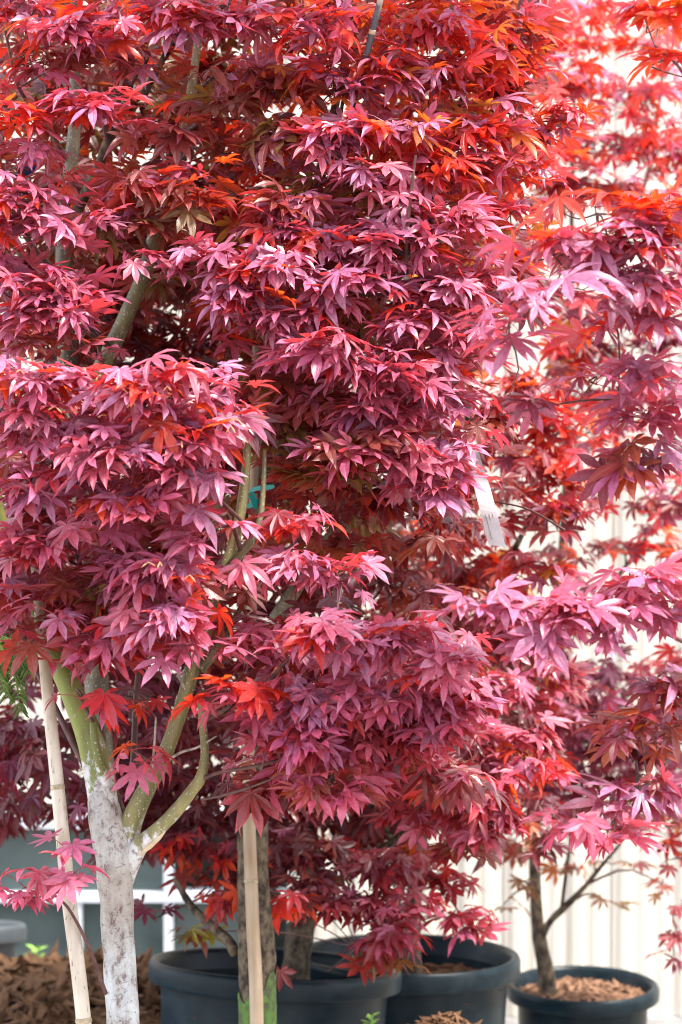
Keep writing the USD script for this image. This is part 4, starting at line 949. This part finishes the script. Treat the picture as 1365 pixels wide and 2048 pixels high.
stake("pale weathered bamboo stake leaning left beside the white trunk", [(232, 2750, 3.30, 32), (168, 2048, 3.33, 31), (138, 1800, 3.35, 30), (118, 1600, 3.37, 28), (100, 1430, 3.38, 26), (84, 1275, 3.40, 23), (76, 1190, 3.41, 20), (66, 1090, 3.42, 17)], "bamboo_pale", [2034, 1573, 1180])
stake("straight tan bamboo stake in front of the central trunk with a yellow node", [(524, 2760, 3.98, 30), (514, 2048, 3.98, 28), (506, 1850, 3.98, 27), (499, 1650, 3.98, 26), (497, 1480, 3.98, 24), (502, 1300, 3.98, 21), (508, 950, 3.98, 18), (512, 690, 3.98, 14)], "bamboo_tan", [1770, 1420, 1110])
stake("thin grey mouldy bamboo cane tip poking out of the treetop", [(650, 420, 3.74, 15), (700, 240, 3.70, 14), (722, 160, 3.66, 13), (742, 75, 3.63, 13), (766, -20, 3.61, 12)], "bamboo_mouldy", [62, 190])


def strip(pts, widths, thick, side):
    """A bent flat strip: centre line, half widths, side direction."""
    S = spline(np.array(pts), 24)
    Wd = np.interp(np.linspace(0, 1, 24), np.linspace(0, 1, len(widths)), widths)
    tan = np.gradient(S, axis=0)
    tan /= np.linalg.norm(tan, axis=1, keepdims=True)
    sd = np.asarray(side, float)
    nrm = np.cross(tan, sd)
    nrm /= np.linalg.norm(nrm, axis=1, keepdims=True)
    ring = np.stack([S - sd * Wd[:, None] - nrm * thick, S + sd * Wd[:, None] - nrm * thick, S + sd * Wd[:, None] + nrm * thick, S - sd * Wd[:, None] + nrm * thick], 1)
    V = ring.reshape(-1, 3)
    k = np.arange(23)[:, None] * 4 + np.arange(4)
    k2 = np.arange(23)[:, None] * 4 + (np.arange(4) + 1) % 4
    F = np.vstack([np.stack([k, k2, k2 + 4], -1).reshape(-1, 3), np.stack([k, k2 + 4, k + 4], -1).reshape(-1, 3), [[0, 2, 1], [0, 3, 2], [92, 93, 94], [92, 94, 95]]])
    return trimesh.Trimesh(V, F, process=False)


c = at(985, 1030, 3.75)
t = Thing("plant_tag", "long white plastic plant tag hanging among the red leaves right of centre", "plant tag", c)
SD = np.array([.985, -.05, -.16])
part(t, "strip", strip([at(936, 862, 3.85), at(946, 915, 3.80), at(962, 965, 3.765), at(978, 1025, 3.75), at(995, 1092, 3.76)], [.0125, .0133, .0138, .0142, .0142], .0004, SD), "tag_white", False)
for k, off in enumerate((-.006, 0.0, .006)):
    q0, q1 = at(979 + off * 1160, 1028, 3.7485), at(992 + off * 1160, 1078 - 6 * k, 3.7565)
    part(t, "faded_print", tube([q0, (q0 + q1) / 2, q1], [.0007, .0009, .0007], 4), "tag_ink", True)
c = at(52, 316, 4.35)
t = Thing("blue_tag", "bright blue plastic tag showing between leaves at upper left", "plant tag", c)
part(t, "strip", strip([at(62, 305, 4.32), at(60, 330, 4.33), at(40, 360, 4.36), at(10, 410, 4.38), at(-8, 450, 4.4)], [.012, .020, .022, .022, .014], .0006, np.array([.95, 0, .3])), "blue_plastic", False)
c = at(520, 985, 3.95)
t = Thing("tie_tape", "teal green tie tape looped round the central stake and branch", "tie tape", c)
part(t, "loop", strip([at(494, 992, 3.955), at(508, 982, 3.945), at(530, 976, 3.93), at(549, 973, 3.92)], [.006, .0065, .005, .003], .0005, np.array([.1, 0, .99])), "teal_tape", False)
part(t, "loop", strip([at(494, 1012, 3.955), at(508, 1008, 3.945), at(522, 1000, 3.945)], [.004, .007, .004], .0005, np.array([.3, 0, .95])), "teal_tape", False)
part(t, "tail", strip([at(512, 1018, 3.94), at(508, 1000, 3.938), at(500, 985, 3.94)], [.003, .006, .006], .0005, np.array([.9, 0, .3])), "teal_tape", False)


# ------------------------------------------------------------------ small greenery
def conifer_spray(t, p0, p1, rng, n=16):
    S = spline([p0, (p0 + p1) / 2 + [0, 0, .012], p1], n)
    out = [tube(S, np.linspace(.0022, .0012, n), 6)]
    for k in range(2, n):
        for s in (-1, 1):
            ln = .028 * (1 - k / n) ** .6 + .006
            d = np.array([s * .75, rng.normal(0, .3), -.75 + rng.normal(0, .2)])
            q = S[k] + d / np.linalg.norm(d) * ln
            out.append(tube(spline([S[k], (S[k] + q) / 2 + [0, 0, .002], q], 5), [.0016, .0022, .002, .0018, .0008], 6))
            for u in (.4, .7):
                e = S[k] + (q - S[k]) * u
                out.append(tube([e, e + np.array([s * .006, rng.normal(0, .004), -.010])], [.0016, .0008], 5))
    part(t, "spray", cat(out), "conifer_green", True)


c = at(-60, 1300, 3.62)
t = Thing("conifer", "fresh green conifer twig drooping in at the left edge beside the stake", "conifer", c)
part(t, "stem", tube(spline([at(-160, 1330, 3.66), at(-60, 1285, 3.63), at(30, 1262, 3.6)], 14), np.linspace(.004, .002, 14), 8), "brown_bark", True)
for a, e in [((-30, 1275), (12, 1390)), ((10, 1265), (42, 1420)), ((30, 1262), (75, 1320)), ((0, 1268), (58, 1345)), ((-20, 1272), (25, 1350))]:
    conifer_spray(t, at(*a, 3.61), at(*e, 3.58 + rng.uniform(-.02, .02)), rng)


def weed(label, px, py, depth, h, rng, n=9):
    c = at(px, py, depth)
    t = Thing("weed", label, "weed", c)
    part(t, "stem", tube([c, c + [0, 0, h * .5], c + [.004, 0, h * .9]], [.002, .0015, .001], 6), "weed_green", True)
    for k in range(n):
        a, z = k * 2.4, h * (.3 + .65 * k / n)
        d = np.array([math.cos(a), math.sin(a), .5])
        b0 = c + [0, 0, z]
        part(t, "leaf", strip([b0, b0 + d * h * .22, b0 + d * h * .42 - [0, 0, h * .05]], [.0015, h * .11, .001], .0004, np.array([-math.sin(a), math.cos(a), 0])), "weed_green", False)


weed("small bright green weed before the window behind the mulch heap", 72, 1948, 5.95, .075, rng, 11)
weed("tiny green seedling at the foot of the wide pot", 742, 2075, 4.38, .045, rng)
